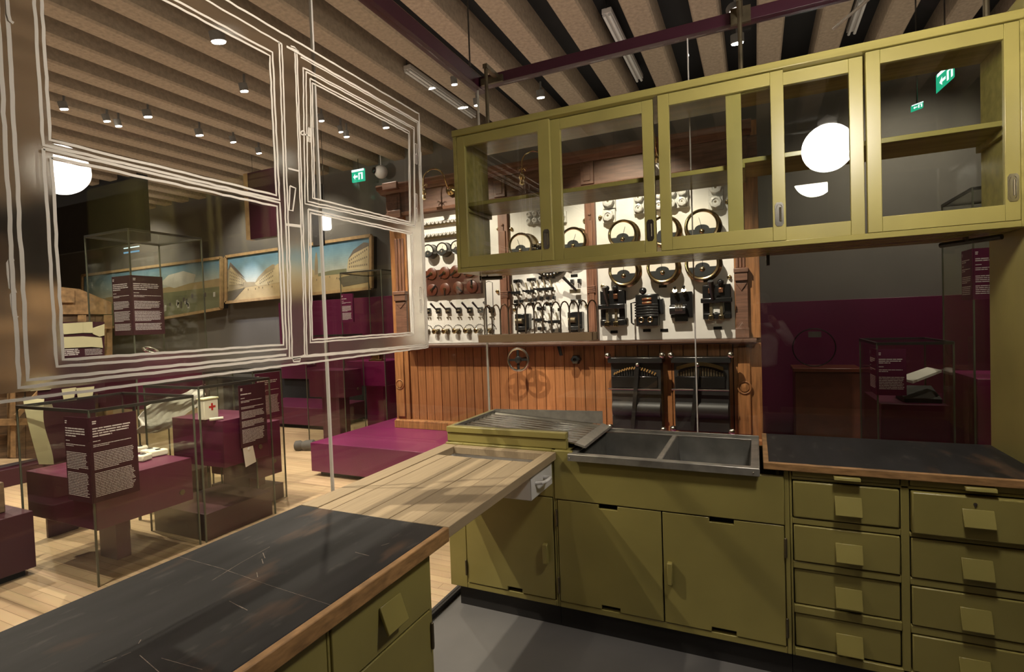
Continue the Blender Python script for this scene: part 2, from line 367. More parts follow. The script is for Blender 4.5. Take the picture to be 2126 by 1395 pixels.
# glass walls of the kitchen box
gl = sroot('window_1')
def pane(parent, x0, x1, y0, y1, z0, z1, name='pane', m='glass', edge=True):
    return MB().box(x0, x1, y0, y1, z0, z1).build(name, m, parent, smooth=False)
TOPZ = 3.03
pane(gl, GX - 0.005, GX + 0.005, -0.808, GY - 0.003, 0.034, TOPZ)
pane(gl, GX - 0.005, GX + 0.005, -2.55, -0.818, 0.034, TOPZ)
MB().box(GX - 0.006, GX + 0.006, -0.817, -0.809, 0.034, TOPZ).build('joint', 'tube', gl)
MB().box(GX - 0.006, GX + 0.006, GY - 0.002, GY + 0.005, 0.034, TOPZ).build('joint', 'tube', gl)
gb = sroot('window_2')
pane(gb, GX + 0.007, 0.9715, GY - 0.005, GY + 0.005, 0.034, TOPZ)
pane(gb, 0.9785, 2.25, GY - 0.005, GY + 0.005, 0.034, TOPZ)
MB().box(0.972, 0.978, GY - 0.006, GY + 0.006, 0.034, TOPZ).build('joint', 'tube', gb)
# ------------------------------------------------------------------ kitchen: left base cabinet
def hinge(parent, x, y, z, axis='y', h=0.07):
    m = MB(); m.cyl((x, y, z - h/2), (x, y, z + h/2), 0.006, n=8); m.sphere((x, y, z + h/2 + 0.002), 0.006, 8, 6); m.sphere((x, y, z - h/2 - 0.002), 0.006, 8, 6)
    return m.build('hinge', 'gap_metal', parent)
def door_front(parent, x0, x1, z0, z1, notches, handle=None, hx=None):
    """flat door in the plane y=0 with finger notches cut in its top and bottom edges"""
    g = 0.003; y0, y1 = -0.004, 0.016; x0 += g; x1 -= g; z0 += g; z1 -= g
    m = MB(); (na, nb), h = notches, 0.02
    if na is None: m.box(x0, x1, y0, y1, z0, z1)
    else: m.prism([(x0, z0), (na, z0), (na, z0 + h), (nb, z0 + h), (nb, z0), (x1, z0), (x1, z1), (nb, z1), (nb, z1 - h), (na, z1 - h), (na, z1), (x0, z1)], 'y', y0, y1)
    d = m.build('door', 'green', parent, bevel=0.002)
    if handle:
        a, b, c, e = handle
        MB().box(a, b, -0.032, -0.0045, c, e).build('handle', 'green', d, bevel=0.005)
    if hx is not None:
        for z in (z0 + 0.08, z1 - 0.09): hinge(d, hx, -0.008, z)
    return d
bc = thing('base_cabinet', 'olive green base cabinet with one door under the wooden board, left of the sink cabinet', 'cabinet', (0.05, 0.28, 0))
m = MB()
m.box(XL, XL + 0.02, 0.018, YB, 0.118, 0.905).box(XL + 0.02, 0.335, YB - 0.02, YB, 0.118, 0.905).box(0.335, 0.352, 0.018, YB, 0.118, 0.905)
m.box(XL, 0.352, 0.018, YB, 0.118, 0.145).box(XL, 0.352, 0.018, YB, 0.885, 0.905)
m.build('carcass', 'green', bc)
m = MB(); m.box(XL, -0.167, 0, 0.018, 0.118, 0.905).box(0.343, 0.352, 0, 0.018, 0.118, 0.905).box(-0.167, 0.343, 0, 0.018, 0.118, 0.148).box(-0.167, 0.343, 0, 0.018, 0.668, 0.905)
m.build('front_frame', 'green', bc, bevel=0.003)
door_front(bc, -0.165, 0.341, 0.149, 0.667, (0.075, 0.158), (0.286, 0.312, 0.335, 0.435), -0.168)
MB().box(-0.15, 0.33, 0.02, 0.03, 0.16, 0.66).build('gap_shade', 'dark', bc)  # near-black sheet behind the door, painting in the shade of its gaps
MB().box(-0.232, 0.352, 0.03, 0.06, 0.006, 0.117).build('plinth', 'plinth', bc)

# draining board: raised green frame with a ribbed metal tray and its tipped lip
db = thing('draining_board', 'raised olive draining board with a ribbed grey metal tray and spout lip', 'draining board', (0.08, 0.3, 0.906))
m = MB(); zf0, zf1 = 0.906, 0.985
m.box(XL, 0.415, 0.02, 0.05, zf0, zf0 + 0.05).box(XL, 0.415, 0.012, 0.05, zf0 + 0.051, zf1 + 0.004)
m.box(XL, XL + 0.03, 0.05, YB, zf0, zf1 + 0.004).box(XL + 0.03, 0.395, YB - 0.02, YB, zf0, zf1 - 0.005)
m.build('frame', 'green', db, bevel=0.004)
m = MB(); prof = []
N = 9; ya, yb2 = 0.06, YB - 0.035
def zt(x): return 0.978 - 0.045*(x - XL)/(0.68)
for i in range(N*8 + 1):
    t = i/(N*8); prof.append((ya + (yb2 - ya)*t, 0.0032*math.cos(t*N*2*PI)))
vs = []; fs = []; xs = [XL + 0.035, 0.455]
for x in xs:
    for y, dz in prof: vs.append((x, y, zt(x) + dz))
for x in xs:
    for y, dz in prof: vs.append((x, y, zt(x) + dz - 0.006))
n = len(prof)
for k in range(n - 1): fs += [(k, k + 1, n + k + 1, n + k), (2*n + k, 3*n + k, 3*n + k + 1, 2*n + k + 1)]
for k in (0, n - 1): fs.append((k, n + k, 3*n + k, 2*n + k))
for a in (0, n): fs += [(a + k, a + k + 1, 2*n + a + k + 1, 2*n + a + k) for k in range(n - 1)]
m.add(vs, fs)
m.build('ribbed_tray', 'tray', db)
m = MB(); m.prism([(XL + 0.03, 0.975), (0.46, 0.935), (0.46, 1.012), (XL + 0.03, 0.998)], 'y', YB - 0.03, YB - 0.026)
m.box(XL + 0.03, 0.415, 0.051, 0.056, 0.96, 0.992).box(XL + 0.03, XL + 0.036, 0.05, YB - 0.03, 0.96, 0.992)
m.build('upstand', 'steel', db)
MB().prism([(0.452, 0.932), (0.458, 0.942), (0.505, 0.928), (0.51, 0.918), (0.503, 0.918)], 'y', 0.03, YB - 0.03).build('spout_lip', 'steel', db)

# sink cabinet
sc = thing('sink_cabinet', 'olive green double-door cabinet with a deep apron carrying the metal sink', 'cabinet', (0.87, 0.28, 0))
m = MB(); m.box(0.354, 0.37, 0.018, YB, 0.118, 0.862).box(1.352, 1.386, 0.018, YB, 0.118, 0.862).box(0.37, 1.352, YB - 0.02, YB, 0.118, 0.862).box(0.354, 1.386, 0.018, YB, 0.118, 0.147)
m.build('carcass', 'green', sc)
m = MB(); m.box(0.354, 0.363, 0, 0.018, 0.118, 0.662).box(1.368, 1.386, 0, 0.018, 0.118, 0.896).box(0.363, 1.368, 0, 0.018, 0.118, 0.147)
m.build('front_frame', 'green', sc, bevel=0.003)
MB().prism([(0.354, 0.664), (1.3675, 0.664), (1.3675, 0.866), (0.45, 0.866), (0.45, 0.905), (0.354, 0.905)], 'y', -0.006, 0.018).build('apron', 'green', sc, bevel=0.003)
MB().box(0.355, 0.43, 0.018, YB - 0.02, 0.895, 0.905).build('side_top', 'green', sc)
door_front(sc, 0.363, 0.8686, 0.148, 0.662, (0.575, 0.665), None, 0.361)
door_front(sc, 0.8686, 1.3675, 0.148, 0.662, (1.072, 1.172), (0.889, 0.913, 0.335, 0.438), 1.369)
MB().box(0.372, 1.35, 0.025, 0.035, 0.15, 0.655).build('gap_shade', 'dark', sc)  # near-black sheet giving the gaps round both doors their shade
MB().box(0.354, 1.386, 0.03, 0.06, 0.006, 0.117).build('plinth', 'plinth', sc)

# sink
sk = thing('sink', 'grey metal double sink with a raised rim and central divider', 'sink', (0.85, 0.28, 0.7))
x0, x1, y0, y1, zr = 0.437, 1.278, -0.037, YB - 0.012, 0.9
t = 0.035
m = MB(); m.box(x0, x1, y0, y0 + 0.006, zr - 0.033, zr).box(x0, x1, y0 + 0.006, y0 + 0.04, zr - 0.006, zr).box(x0, x1, y1 - t, y1, zr - 0.006, zr).box(x1 - t, x1, y0 + 0.04, y1 - t, zr - 0.006, zr)
m.box(x0, x0 + t, y0 + 0.04, y1 - t, zr - 0.006, zr).box(x0, x1, y1 - 0.006, y1, zr, zr + 0.014).box(x1 - 0.006, x1, y0 + 0.006, y1 - 0.006, zr - 0.02, zr + 0.004)
m.build('rim', 'steel', sk, bevel=0.002)
xd = 0.862
for a, b in ((x0 + t, xd - 0.015), (xd + 0.015, x1 - t)):
    m = MB(); ya, yb2, zb, i = y0 + 0.04, y1 - t, 0.70, 0.02
    top = [(a, ya, zr - 0.006), (b, ya, zr - 0.006), (b, yb2, zr - 0.006), (a, yb2, zr - 0.006)]
    bot = [(a + i, ya + i, zb), (b - i, ya + i, zb), (b - i, yb2 - i, zb), (a + i, yb2 - i, zb)]
    m.add(top + bot, [(4, 5, 6, 7)] + [(k, (k + 1) % 4, 4 + (k + 1) % 4, 4 + k) for k in range(4)])
    bo = m.build('basin', 'basin', sk); so = bo.modifiers.new('thick', 'SOLIDIFY'); so.thickness = 0.003; so.offset = 0
    MB().lathe([(0.026, 0), (0.026, 0.004), (0.018, 0.004), (0.015, 0.001)], ((a + b)/2, (ya + yb2)/2, zb + 0.002), n=18).build('drain', 'steel', bo)
MB().box(xd - 0.0145, xd + 0.0145, y0 + 0.041, y1 - t - 0.001, 0.79, zr - 0.002).build('divider', 'steel', sk, bevel=0.006)
for x in (x0 + 0.01, x1 - 0.025): MB().sphere((x, y0 - 0.0005, zr - 0.018), 0.004, 8, 6).build('screw', 'chrome', sk)

# drawer cabinet
dc = thing('drawer_cabinet', 'olive green cabinet with two columns of drawers under the right worktop', 'cabinet', (1.8, 0.28, 0))
xa, xb, xc, xd2 = 1.396, 1.765, 1.792, 2.19
m = MB(); m.box(1.388, 1.394, 0.018, YB, 0.118, 0.896).box(xb + 0.003, xc - 0.003, 0.018, YB, 0.118, 0.896).box(xd2 + 0.002, XR, 0.018, YB, 0.118, 0.896).box(1.394, xd2, YB - 0.02, YB, 0.118, 0.896).box(1.388, XR, 0.018, YB, 0.118, 0.14)
m.build('carcass', 'green', dc)
rows1 = [(0.857, 0.698), (0.674, 0.517), (0.488, 0.334), (0.300, 0.154)]
rows2 = [(0.857, 0.690), (0.674, 0.515), (0.488, 0.330), (0.300, 0.150)]
zsl0, zsl1 = 0.868, 0.888
m = MB(); m.box(1.388, xa, 0, 0.018, 0.118, 0.896).box(xb, xc, 0, 0.018, 0.118, 0.896).box(xd2, XR, 0, 0.018, 0.118, 0.896).box(xa, xd2, 0, 0.018, 0.858, 0.870).box(xa, xd2, 0, 0.018, 0.118, 0.150)
for rws, a, b in ((rows1, xa, xb), (rows2, xc, xd2)):
    for k in range(3): m.box(a, b, 0, 0.018, rws[k + 1][0], rws[k][1])
m.build('front_frame', 'green', dc, bevel=0.003)
MB().box(xa, xd2, 0.03, 0.04, 0.15, 0.855).build('gap_shade', 'dark', dc)  # near-black sheet giving the gaps between the drawers their shade
MB().box(1.388, XR, 0.03, 0.06, 0.006, 0.117).build('plinth', 'plinth', dc)
def wedge_pull(parent, xc0, wdt, z1, z0, y=-0.004, dep=0.03):
    return MB().prism([(y, z1), (y - 0.004, z1 + 0.002), (y - dep, z0), (y - dep + 0.006, z0 - 0.004), (y, z1 - 0.012)], 'x', xc0 - wdt/2, xc0 + wdt/2).build('handle', 'green', parent, bevel=0.002)
for rws, a, b, pulls, pop in ((rows1, xa, xb, [(1.592, 0.806, 0.738), (1.592, 0.617, 0.550), (1.59, 0.432, 0.360), (1.59, 0.243, 0.170)], (0, 0, -.012, -.012)),
                         (rows2, xc, xd2, [(1.99, 0.808, 0.750), (1.99, 0.62, 0.553), (1.985, 0.435, 0.362), (1.98, 0.245, 0.172)], (0.016, 0, 0, 0))):
    for k, (z1, z0) in enumerate(rws):
        yy = -0.005 - pop[k]*1.0
        d = MB().box(a + 0.004, b - 0.004, yy, max(yy + 0.02, 0.016), z0 + 0.004, z1 - 0.004).build('drawer', 'green', dc, bevel=0.006 if k == 0 else 0.004)
        px, pz1, pz0 = pulls[k]
        wedge_pull(d, px, 0.092, pz1, pz0, yy - 0.0003)
        if rws is rows2 and k == 0:
            q = MB(); q.lathe([(0.006, 0), (0.006, 0.003)], (1.983, yy - 0.0002, 0.828), (0, -1, 0), 12); q.box(1.9815, 1.9845, yy - 0.003, yy - 0.0002, 0.815, 0.828)
            q.build('keyhole_plate', 'chrome', d)
for a, b in ((xa, xb), (xc, xd2)):
    # pull-out boards in the slot just under the worktop
    s_ = MB().box(a + 0.003, b - 0.003, -0.004, 0.45, 0.8725, 0.893).build('pull_out_board', 'green', dc, bevel=0.001)
    MB().prism([(-0.0045, 0.892), (-0.03, 0.889), (-0.034, 0.877), (-0.0045, 0.875)], 'x', (a + b)/2 - 0.045 + 0.008, (a + b)/2 + 0.045 + 0.008).build('handle', 'green', s_, bevel=0.002)

# right worktop
wt = thing('worktop', 'black linoleum worktop with wooden edging above the drawer cabinet', 'worktop', (1.75, 0.27, 0.897))
MB().box(1.313, XR, 0.0, YB, 0.897, 0.9245).build('linoleum_top', 'lino', wt)
m = MB(); m.box(1.292, XR, -0.022, 0.0, 0.897, 0.9255).box(1.292, 1.313, 0.0, YB, 0.897, 0.9255)
m.build('wood_edging', 'edge', wt, bevel=0.002)

# tall cabinet closing the run on the right
tc_ = thing('tall_cabinet', 'tall olive green cabinet closing the kitchen run at the right edge', 'cabinet', (2.5, 0.28, 0))
m = MB(); m.box(2.212, 2.232, -0.02, YB, 0.1, 2.72).box(2.232, 2.9, -0.0, YB, 0.1, 2.72); m.build('carcass', 'green', tc_, bevel=0.004)
dd = MB().box(2.24, 2.56, -0.02, -0.001, 0.12, 2.7).build('door', 'green', tc_, bevel=0.003)
MB().box(2.57, 2.89, -0.02, -0.001, 0.12, 2.7).build('door', 'green', tc_, bevel=0.003)
MB().box(2.535, 2.552, -0.045, -0.0205, 1.1, 1.22).build('handle', 'green', dd, bevel=0.004)
MB().box(2.212, 2.9, 0.03, 0.5, 0.006, 0.099).build('plinth', 'plinth', tc_)

# ------------------------------------------------------------------ table on the left
tb = thing('side_cabinet', 'long olive green side cabinet carrying the black left worktop', 'cabinet', (0.05, -1.9, 0))
m = MB(); m.box(-0.24, 0.315, -2.62, -1.078, 0.1, 0.856); m.build('carcass', 'green', tb)
fx0, fx1 = 0.3155, 0.335
for a, b in ((-1.085, -1.072), (-1.508, -1.5)): MB().box(fx0, fx1, a, b, 0.1, 0.855).build('stile', 'green', tb, bevel=0.002)
d = MB().box(fx0, fx1 + 0.004, -1.4975, -1.087, 0.668, 0.852).build('drawer', 'green', tb, bevel=0.003)
# slanted pull of the drawer
m = MB(); p = MB(); xs0 = fx1 + 0.0042
p.prism([(xs0, 0.790), (xs0 + 0.004, 0.793), (xs0 + 0.032, 0.722), (xs0 + 0.026, 0.717), (xs0, 0.775)], 'y', -1.325, -1.235)
p.build('handle', 'green', d, bevel=0.002)
d = MB().box(fx0, fx1 + 0.003, -1.4975, -1.087, 0.12, 0.662).build('door', 'green', tb, bevel=0.003)
for z in (0.58, 0.2): hinge(d, fx1 + 0.006, -1.084, z)
for k, (a, b) in enumerate(((-1.93, -1.512), (-2.6, -1.94))):
    MB().box(fx0, fx1 + 0.002, a, b, 0.12, 0.852).build('door', 'green', tb, bevel=0.003)
MB().box(-0.2, 0.27, -2.6, -1.11, 0.006, 0.099).build('plinth', 'plinth', tb)
tw = thing('worktop', 'long scuffed black worktop with wooden edging on the left side cabinet', 'worktop', (0.05, -1.9, 0.857))
MB().box(XL, 0.35, -2.66, -1.012, 0.857, ZC).build('linoleum_top', 'lino', tw, bevel=0.003)
MB().box(0.3503, 0.371, -2.66, -1.010, 0.853, ZC + 0.001).build('wood_edging', 'edge', tw, bevel=0.003)
# scratches and chips in the linoleum
m = MB()
def scratch(pts, wd=0.0012):
    P = [at(u, v, z=ZC + 0.0004) for u, v in pts]
    for a, b in zip(P[:-1], P[1:]):
        d = (b - a).normalized().cross(Vector((0, 0, 1)))*wd*0.6
        m.add([a - d, b - d, b + d, a + d, ], [(0, 1, 2, 3)])
scratch([(440, 1205), (500, 1168), (560, 1135)]); scratch([(370, 1155), (460, 1180), (560, 1215), (690, 1257)], 0.0008)
scratch([(330, 1395), (290, 1360)]); scratch([(335, 1366), (420, 1390)], 0.001)
for u, v, l, a in ((548, 1153, 12, 1.2), (545, 1165, 10, 1.3), (534, 1193, 10, 1.4), (490, 1255, 32, 0.5), (505, 1262, 20, 0.5), (228, 1370, 30, -0.35), (262, 1358, 22, -0.4), (290, 1332, 10, -1.0), (752, 1150, 30, 0.25), (800, 1130, 18, -0.3)):
    scratch([(u - l/2*math.cos(a), v - l/2*math.sin(a)), (u + l/2*math.cos(a), v + l/2*math.sin(a))], 0.0014)
o = m.build('scratches', 'scuff', tw, smooth=False); o['kind'] = 'stuff'

# wooden board between the left worktop and the sink run
wb = thing('wooden_board', 'pale scrubbed wooden board bridging the left worktop and the base cabinet', 'board', (0.05, -0.5, 0.862))
zb0, zb1 = 0.862, 0.898
def plank(name, xa_, xb_, ya_, yb_, dz=0.0):
    return MB().box(xa_, xb_, ya_, yb_, zb0, zb1 + dz).build(name, 'board', wb, bevel=0.002)
plank('side_rail', XL, -0.19, -1.008, -0.008); plank('side_rail', 0.318, 0.368, -1.008, -0.008)
plank('end_rail', -0.189, 0.317, -0.055, -0.008)
for a, b, dz in ((-0.1885, -0.131, -0.003), (-0.1285, 0.009, -0.003), (0.0105, 0.125, -0.004), (0.133, 0.228, -0.002), (0.2305, 0.3165, -0.001)):
    plank('plank', a, b, -1.008, -0.212, dz)
MB().box(0.1252, 0.1328, -1.008, -0.212, zb0 + 0.002, zb1 - 0.012).build('gap_batten', 'dark', wb)

# white enamel drawer below the opening
ed = thing('enamel_drawer', 'white enamel scrap drawer with a bow handle hung under the wooden board', 'drawer', (0.1, -0.19, 0.74))
m = MB(); a0, a1, b0, b1, c0, c1 = -0.2, 0.352, -0.295, -0.028, 0.745, 0.858
m.box(a0, a1, b0, b0 + 0.006, c0, c1).box(a0, a1, b1 - 0.006, b1, c0, c1).box(a0, a0 + 0.006, b0, b1, c0, c1).box(a1 - 0.006, a1, b0, b1, c0, c1).box(a0, a1, b0, b1, c0, c0 + 0.006)
m.build('tray', 'enamel', ed, bevel=0.005)
hp = [(a1 + 0.0, b0 + 0.055, 0.81), (a1 + 0.03, b0 + 0.058, 0.814), (a1 + 0.042, b0 + 0.075, 0.816), (a1 + 0.044, b0 + 0.105, 0.817), (a1 + 0.042, b0 + 0.135, 0.816), (a1 + 0.03, b0 + 0.152, 0.814), (a1 + 0.0, b0 + 0.155, 0.81)]
MB().tube(hp, 0.008, 10).build('handle', 'enamel', ed)

# ------------------------------------------------------------------ wall cabinet
YU0, YU1 = 0.18, 0.565
ZU0, ZU1 = 1.836, 2.636
uc = thing('wall_cabinet', 'long olive wall cabinet with sliding glass doors hanging above the sink', 'cabinet', (0.97, 0.37, ZU0))
m = MB(); ux0, ux1 = -0.262, 2.208
m.box(ux0, ux0 + 0.022, YU0, YU1, ZU0, ZU1 - 0.035).build('side_panel', 'green_in', uc, bevel=0.002)
MB().box(ux1 - 0.02, ux1, YU0, YU1, ZU0, ZU1 - 0.035).build('side_panel', 'green_in', uc, bevel=0.002)
MB().box(ux0, ux1, YU0 - 0.012, YU1, ZU1 - 0.0345, ZU1).build('top_board', 'green_in', uc, bevel=0.003)
MB().box(ux0 + 0.022, ux1 - 0.02, YU0 - 0.004, YU1, ZU0, ZU0 + 0.024).build('bottom_board', 'green_in', uc, bevel=0.002)
m = MB(); m.box(ux0 + 0.0225, 1.245, 0.25, YU1, 2.219, 2.241).build('shelf', 'green_in', uc, bevel=0.002)
MB().box(1.2, ux1 - 0.021, 0.265, YU1, 2.2425, 2.264).build('shelf', 'green_in', uc, bevel=0.002)
MB().box(ux0 + 0.0225, ux0 + 0.04, 0.26, YU1, 2.195, 2.2185).build('shelf_bearer', 'green_in', uc)
MB().box(ux1 - 0.037, ux1 - 0.0205, 0.27, YU1, 2.215, 2.242).build('shelf_bearer', 'green_in', uc)
def slide_door(x0, x1, yf, st=0.058, hside=1, hz=1.975, sl=None):
    z0, z1 = ZU0 + 0.026, ZU1 - 0.037; d = 0.024; sl = sl or st
    m = MB(); m.box(x0, x0 + sl, yf, yf + d, z0, z1).box(x1 - st, x1, yf, yf + d, z0, z1)
    m.box(x0 + sl, x1 - st, yf + 0.001, yf + d, z0, z0 + 0.062).box(x0 + sl, x1 - st, yf + 0.001, yf + d, z1 - 0.056, z1)
    fr = m.build('door', 'green', uc, bevel=0.002)
    MB().box(x0 + sl - 0.004, x1 - st + 0.004, yf + 0.010, yf + 0.014, z0 + 0.058, z1 - 0.052).build('pane', 'glass_cab', fr, smooth=False)
    if hside:
        hx = x1 - st/2 if hside > 0 else x0 + st/2
        # recessed pull: a plate with an oval cup
        m = MB(); pts_o = []; pts_i = []
        w2, h2 = 0.017, 0.052
        for k in range(32):
            t = 2*PI*k/32; c, s_ = math.cos(t), math.sin(t)
            pts_i.append((hx + 0.0095*c, hz + (0.034 if s_ > 0 else -0.034 if s_ < 0 else 0)*1.0 + 0.0095*s_))
            mx_ = max(abs(c)/w2, abs(s_)/h2); pts_o.append((hx + c/mx_, hz + s_/mx_))
        vs = [(x, yf - 0.0025, z) for x, z in pts_o] + [(x, yf - 0.0025, z) for x, z in pts_i] + [(x, yf + 0.0, z) for x, z in pts_o] + [(x, yf - 0.0005, z) for x, z in pts_i]
        fs = []
        for k in range(32):
            j = (k + 1) % 32; fs += [(k, j, 32 + j, 32 + k), (k, 64 + k, 64 + j, j), (32 + k, 32 + j, 96 + j, 96 + k)]
        fs.append(tuple(range(96, 128)))
        m.add(vs, fs); hp_ = m.build('handle', 'chrome', fr, smooth=False)
        q = MB(); q.cyl((hx + 0.004, yf - 0.001, hz - 0.03), (hx + 0.004, yf - 0.001, hz + 0.03), 0.004, n=8); q.build('cup', 'gap_metal', hp_)
    return fr
slide_door(-0.238, 0.318, 0.18, 0.064, sl=0.05, hz=1.975)
slide_door(0.31, 0.845, 0.21, 0.055, sl=0.058, hz=1.97)
slide_door(0.871, 1.405, 0.18, 0.052, hz=1.977)
slide_door(1.17, 1.70, 0.21, 0.05, sl=0.065, hside=0)
slide_door(1.705, 2.187, 0.18, 0.045, sl=0.05, hz=1.985)

# brackets and rods under and above the wall cabinet
br_ = thing('towel_rail', 'short black metal tube rail under the left end of the wall cabinet', 'rail', (-0.2, 0.42, ZU0))
m = MB(); m.cyl((-0.24, 0.43, ZU0 - 0.018), (-0.12, 0.47, ZU0 - 0.018), 0.012, n=12); m.build('tube', 'iron', br_)
MB().cyl((-0.119, 0.47, ZU0 - 0.018), (-0.1, 0.476, ZU0 - 0.018), 0.005, n=8).build('pin', 'chrome', br_)
MB().box(-0.252, -0.245, 0.425, 0.432, ZU0 - 0.03, ZU0 - 0.001).build('bracket', 'iron', br_)
MB().box(-0.21, -0.203, 0.435, 0.445, ZU0 - 0.02, ZU0 - 0.001).build('bracket', 'iron', br_)
br2 = thing('towel_rail', 'short dark rail under the right end of the wall cabinet', 'rail', (2.1, 0.42, ZU0))
MB().cyl((2.02, 0.48, ZU0 - 0.02), (2.17, 0.3, ZU0 - 0.02), 0.011, n=12).build('tube', 'iron', br2)
MB().box(2.08, 2.09, 0.38, 0.42, ZU0 - 0.02, ZU0 - 0.001).build('bracket', 'iron', br2)
mb_ = thing('cabinet_bracket', 'small dark steel bracket below the middle of the wall cabinet', 'bracket', (1.34, 0.54, ZU0 - 0.05))
MB().box(1.33, 1.345, 0.52, 0.56, ZU0 - 0.05, ZU0 - 0.0005).build('plate', 'iron', mb_)

# plate rack
pr_ = thing('plate_rack', 'beige tray rack with a row of wire arches in front of the switchboard', 'rack', (0.09, 0.5, 1.424))
m = MB(); r0, r1, q0, q1 = -0.295, 0.44, 0.455, 0.575
m.box(r0, r1, q0, q0 + 0.008, 1.424, 1.472).box(r0, r0 + 0.008, q0 + 0.008, q1, 1.424, 1.472).box(r0 + 0.008, r1, q1 - 0.008, q1, 1.424, 1.472).box(r0 + 0.008, r1 - 0.008, q0 + 0.008, q1 - 0.008, 1.424, 1.43)
m.prism([(q0, 1.424), (q1, 1.424), (q1, 1.472), (q0, 1.472)], 'x', r1 - 0.008, r1)
m.build('tray', 'hull', pr_, bevel=0.003)
for k in range(13):
    x = -0.262 + k*0.0545; wd = 0.0545; yy = q0 + 0.028 + 0.05*(k/12)
    pts = [(x, yy, 1.431)] + [(x, yy, 1.60)] + [(x + wd/2 - wd/2*math.cos(t), yy, 1.60 + 0.055*math.sin(t)) for t in [PI*i/10 for i in range(1, 10)]] + [(x + wd, yy, 1.60), (x + wd, yy, 1.431)]
    MB().tube(pts, 0.0042, 8).build('wire_arch', 'wire', pr_)
m = MB(); yy = q1 - 0.015
for x in (-0.285, -0.235): m.tube([(x, yy, 1.431), (x, yy, 1.80), (-0.26, yy, 1.81)], 0.002, 6)
m.build('hanger_wire', 'iron', pr_)

# ------------------------------------------------------------------ window drawing on the left glass
wd_ = thing('window_drawing', 'white line drawing of a window on frosted film on the left glass', 'drawing', (GX, -1.0, 1.4))
FX = GX + 0.0058
film = MB()
Y0, Y1, Z0, Z1 = -2.4, -0.095, 1.425, 2.648
holes = [(-1.705, -1.035, 1.492, 2.006), (-1.705, -1.035, 2.03, 2.54), (-0.846, -0.196, 2.066, 2.522), (-0.89, -0.215, 1.507, 2.008)]
ycuts = sorted({Y0, Y1, -1.705, -1.035, -0.89, -0.846, -0.215, -0.196}); zcuts = sorted({Z0, Z1} | {h[2] for h in holes} | {h[3] for h in holes})
vid = {}
def fv(y, z):
    k = (round(y, 4), round(z, 4))
    if k not in vid: vid[k] = len(film.v); film.v.append((FX + 0.0006, y, z))
    return vid[k]
for i in range(len(ycuts) - 1):
    for j in range(len(zcuts) - 1):
        yc, zc = (ycuts[i] + ycuts[i + 1])/2, (zcuts[j] + zcuts[j + 1])/2
        if not any(h[0] < yc < h[1] and h[2] < zc < h[3] for h in holes):
            a, b, c, d = ycuts[i], ycuts[i + 1], zcuts[j], zcuts[j + 1]
            film.f.append((fv(a, c), fv(b, c), fv(b, d), fv(a, d))); film.mi.append(0)
me = film.build('frosted_film', 'frost', wd_, smooth=False)
so = me.modifiers.new('sheet', 'SOLIDIFY'); so.thickness = 0.001; so.offset = 0
LX = FX + 0.0022
LN = [0]
def line(pts, wdt=0.0085, closed=False, wob=0.0012, px=False):
    LN[0] += 1; lx = LX + 0.0011*(LN[0] % 4)
    P = [(at(u, v, x=LX).y, at(u, v, x=LX).z) for u, v in pts] if px else list(pts)
    if closed: P.append(P[0])
    D = []
    for (a, b), (c, d) in zip(P[:-1], P[1:]):
        L = math.hypot(c - a, d - b); k = max(1, int(L/0.03))
        for i in range(k): D.append((a + (c - a)*i/k, b + (d - b)*i/k))
    D.append(P[-1])
    D = [(a + random.uniform(-wob, wob), b + random.uniform(-wob, wob)) for a, b in D]
    m = MB(); L = []
    for i, (a, b) in enumerate(D):
        p, q = D[max(0, i - 1)], D[min(len(D) - 1, i + 1)]
        dx, dy = q[0] - p[0], q[1] - p[1]; l = math.hypot(dx, dy) or 1; nx, ny = -dy/l*wdt/2, dx/l*wdt/2
        L.append(((a + nx, b + ny), (a - nx, b - ny)))
    vs = []; fs = []
    for (p, q) in L: vs += [(lx, *p), (lx, *q), (lx - 0.001, *p), (lx - 0.001, *q)]
    for i in range(len(L) - 1):
        o, e = 4*i, 4*i + 4; fs += [(o, o + 1, e + 1, e), (o + 2, e + 2, e + 3, o + 3), (o, e, e + 2, o + 2), (o + 1, o + 3, e + 3, e + 1)]
    m.add(vs, fs); return m.build('drawn_line', 'line', wd_, smooth=False)
# outer border, left casement
line([(-2.4, 1.40), (Y1, 1.428), (Y1, Z1), (-2.4, Z1)], 0.0075)
line([(-2.4, 2.622), (-0.975, 2.606)], 0.0065); line([(-1.795, 2.62), (-1.80, 1.436), (-1.01, 1.444), (-0.112, 1.436), (-0.105, 2.604), (-0.955, 2.606)], 0.0085)
line([(-1.776, 2.61), (-1.781, 1.452), (-1.02, 1.456)], 0.0085)
line([(-0.945, 1.447), (-0.118, 1.446), (-0.114, 2.596), (-0.885, 2.597)], 0.0055)
for e, wdt in ((0, 0.0085), (0.016, 0.0085)):
    line([(-1.725 + e, 2.57 - e), (-1.725 + e, 2.022 + e), (-1.02 - e*0.7, 2.022 + e), (-1.02 - e*0.7, 2.555 - e), (-1.725 + e, 2.555 - e)], wdt*0.85)
    line([(-1.725 + e, 2.012 - e), (-1.02 - e*0.7, 2.014 - e), (-1.02 - e*0.7, 1.478 + e), (-1.725 + e, 1.478 + e)], wdt*0.85, True)
# mullion
for y in (-1.0, -0.989, -0.925, -0.916): line([(y - 0.008, 1.446), (y, 1.75), (y + 0.012 if y < -0.95 else y + 0.012, 2.605)], 0.0065)
line([(603, 96), (611, 98), (620, 107), (604, 100)], 0.005, px=True); line([(607, 745), (623, 744), (621, 750), (608, 751)], 0.0065, True, px=True)
line([(602, 386), (613.5, 390), (608, 438), (600, 436)], 0.006, True, px=True)
line([(594, 465), (623, 468)], 0.006, px=True); line([(594, 468), (623, 471)], 0.005, px=True); line([(598, 350), (620, 355)], 0.006, px=True)
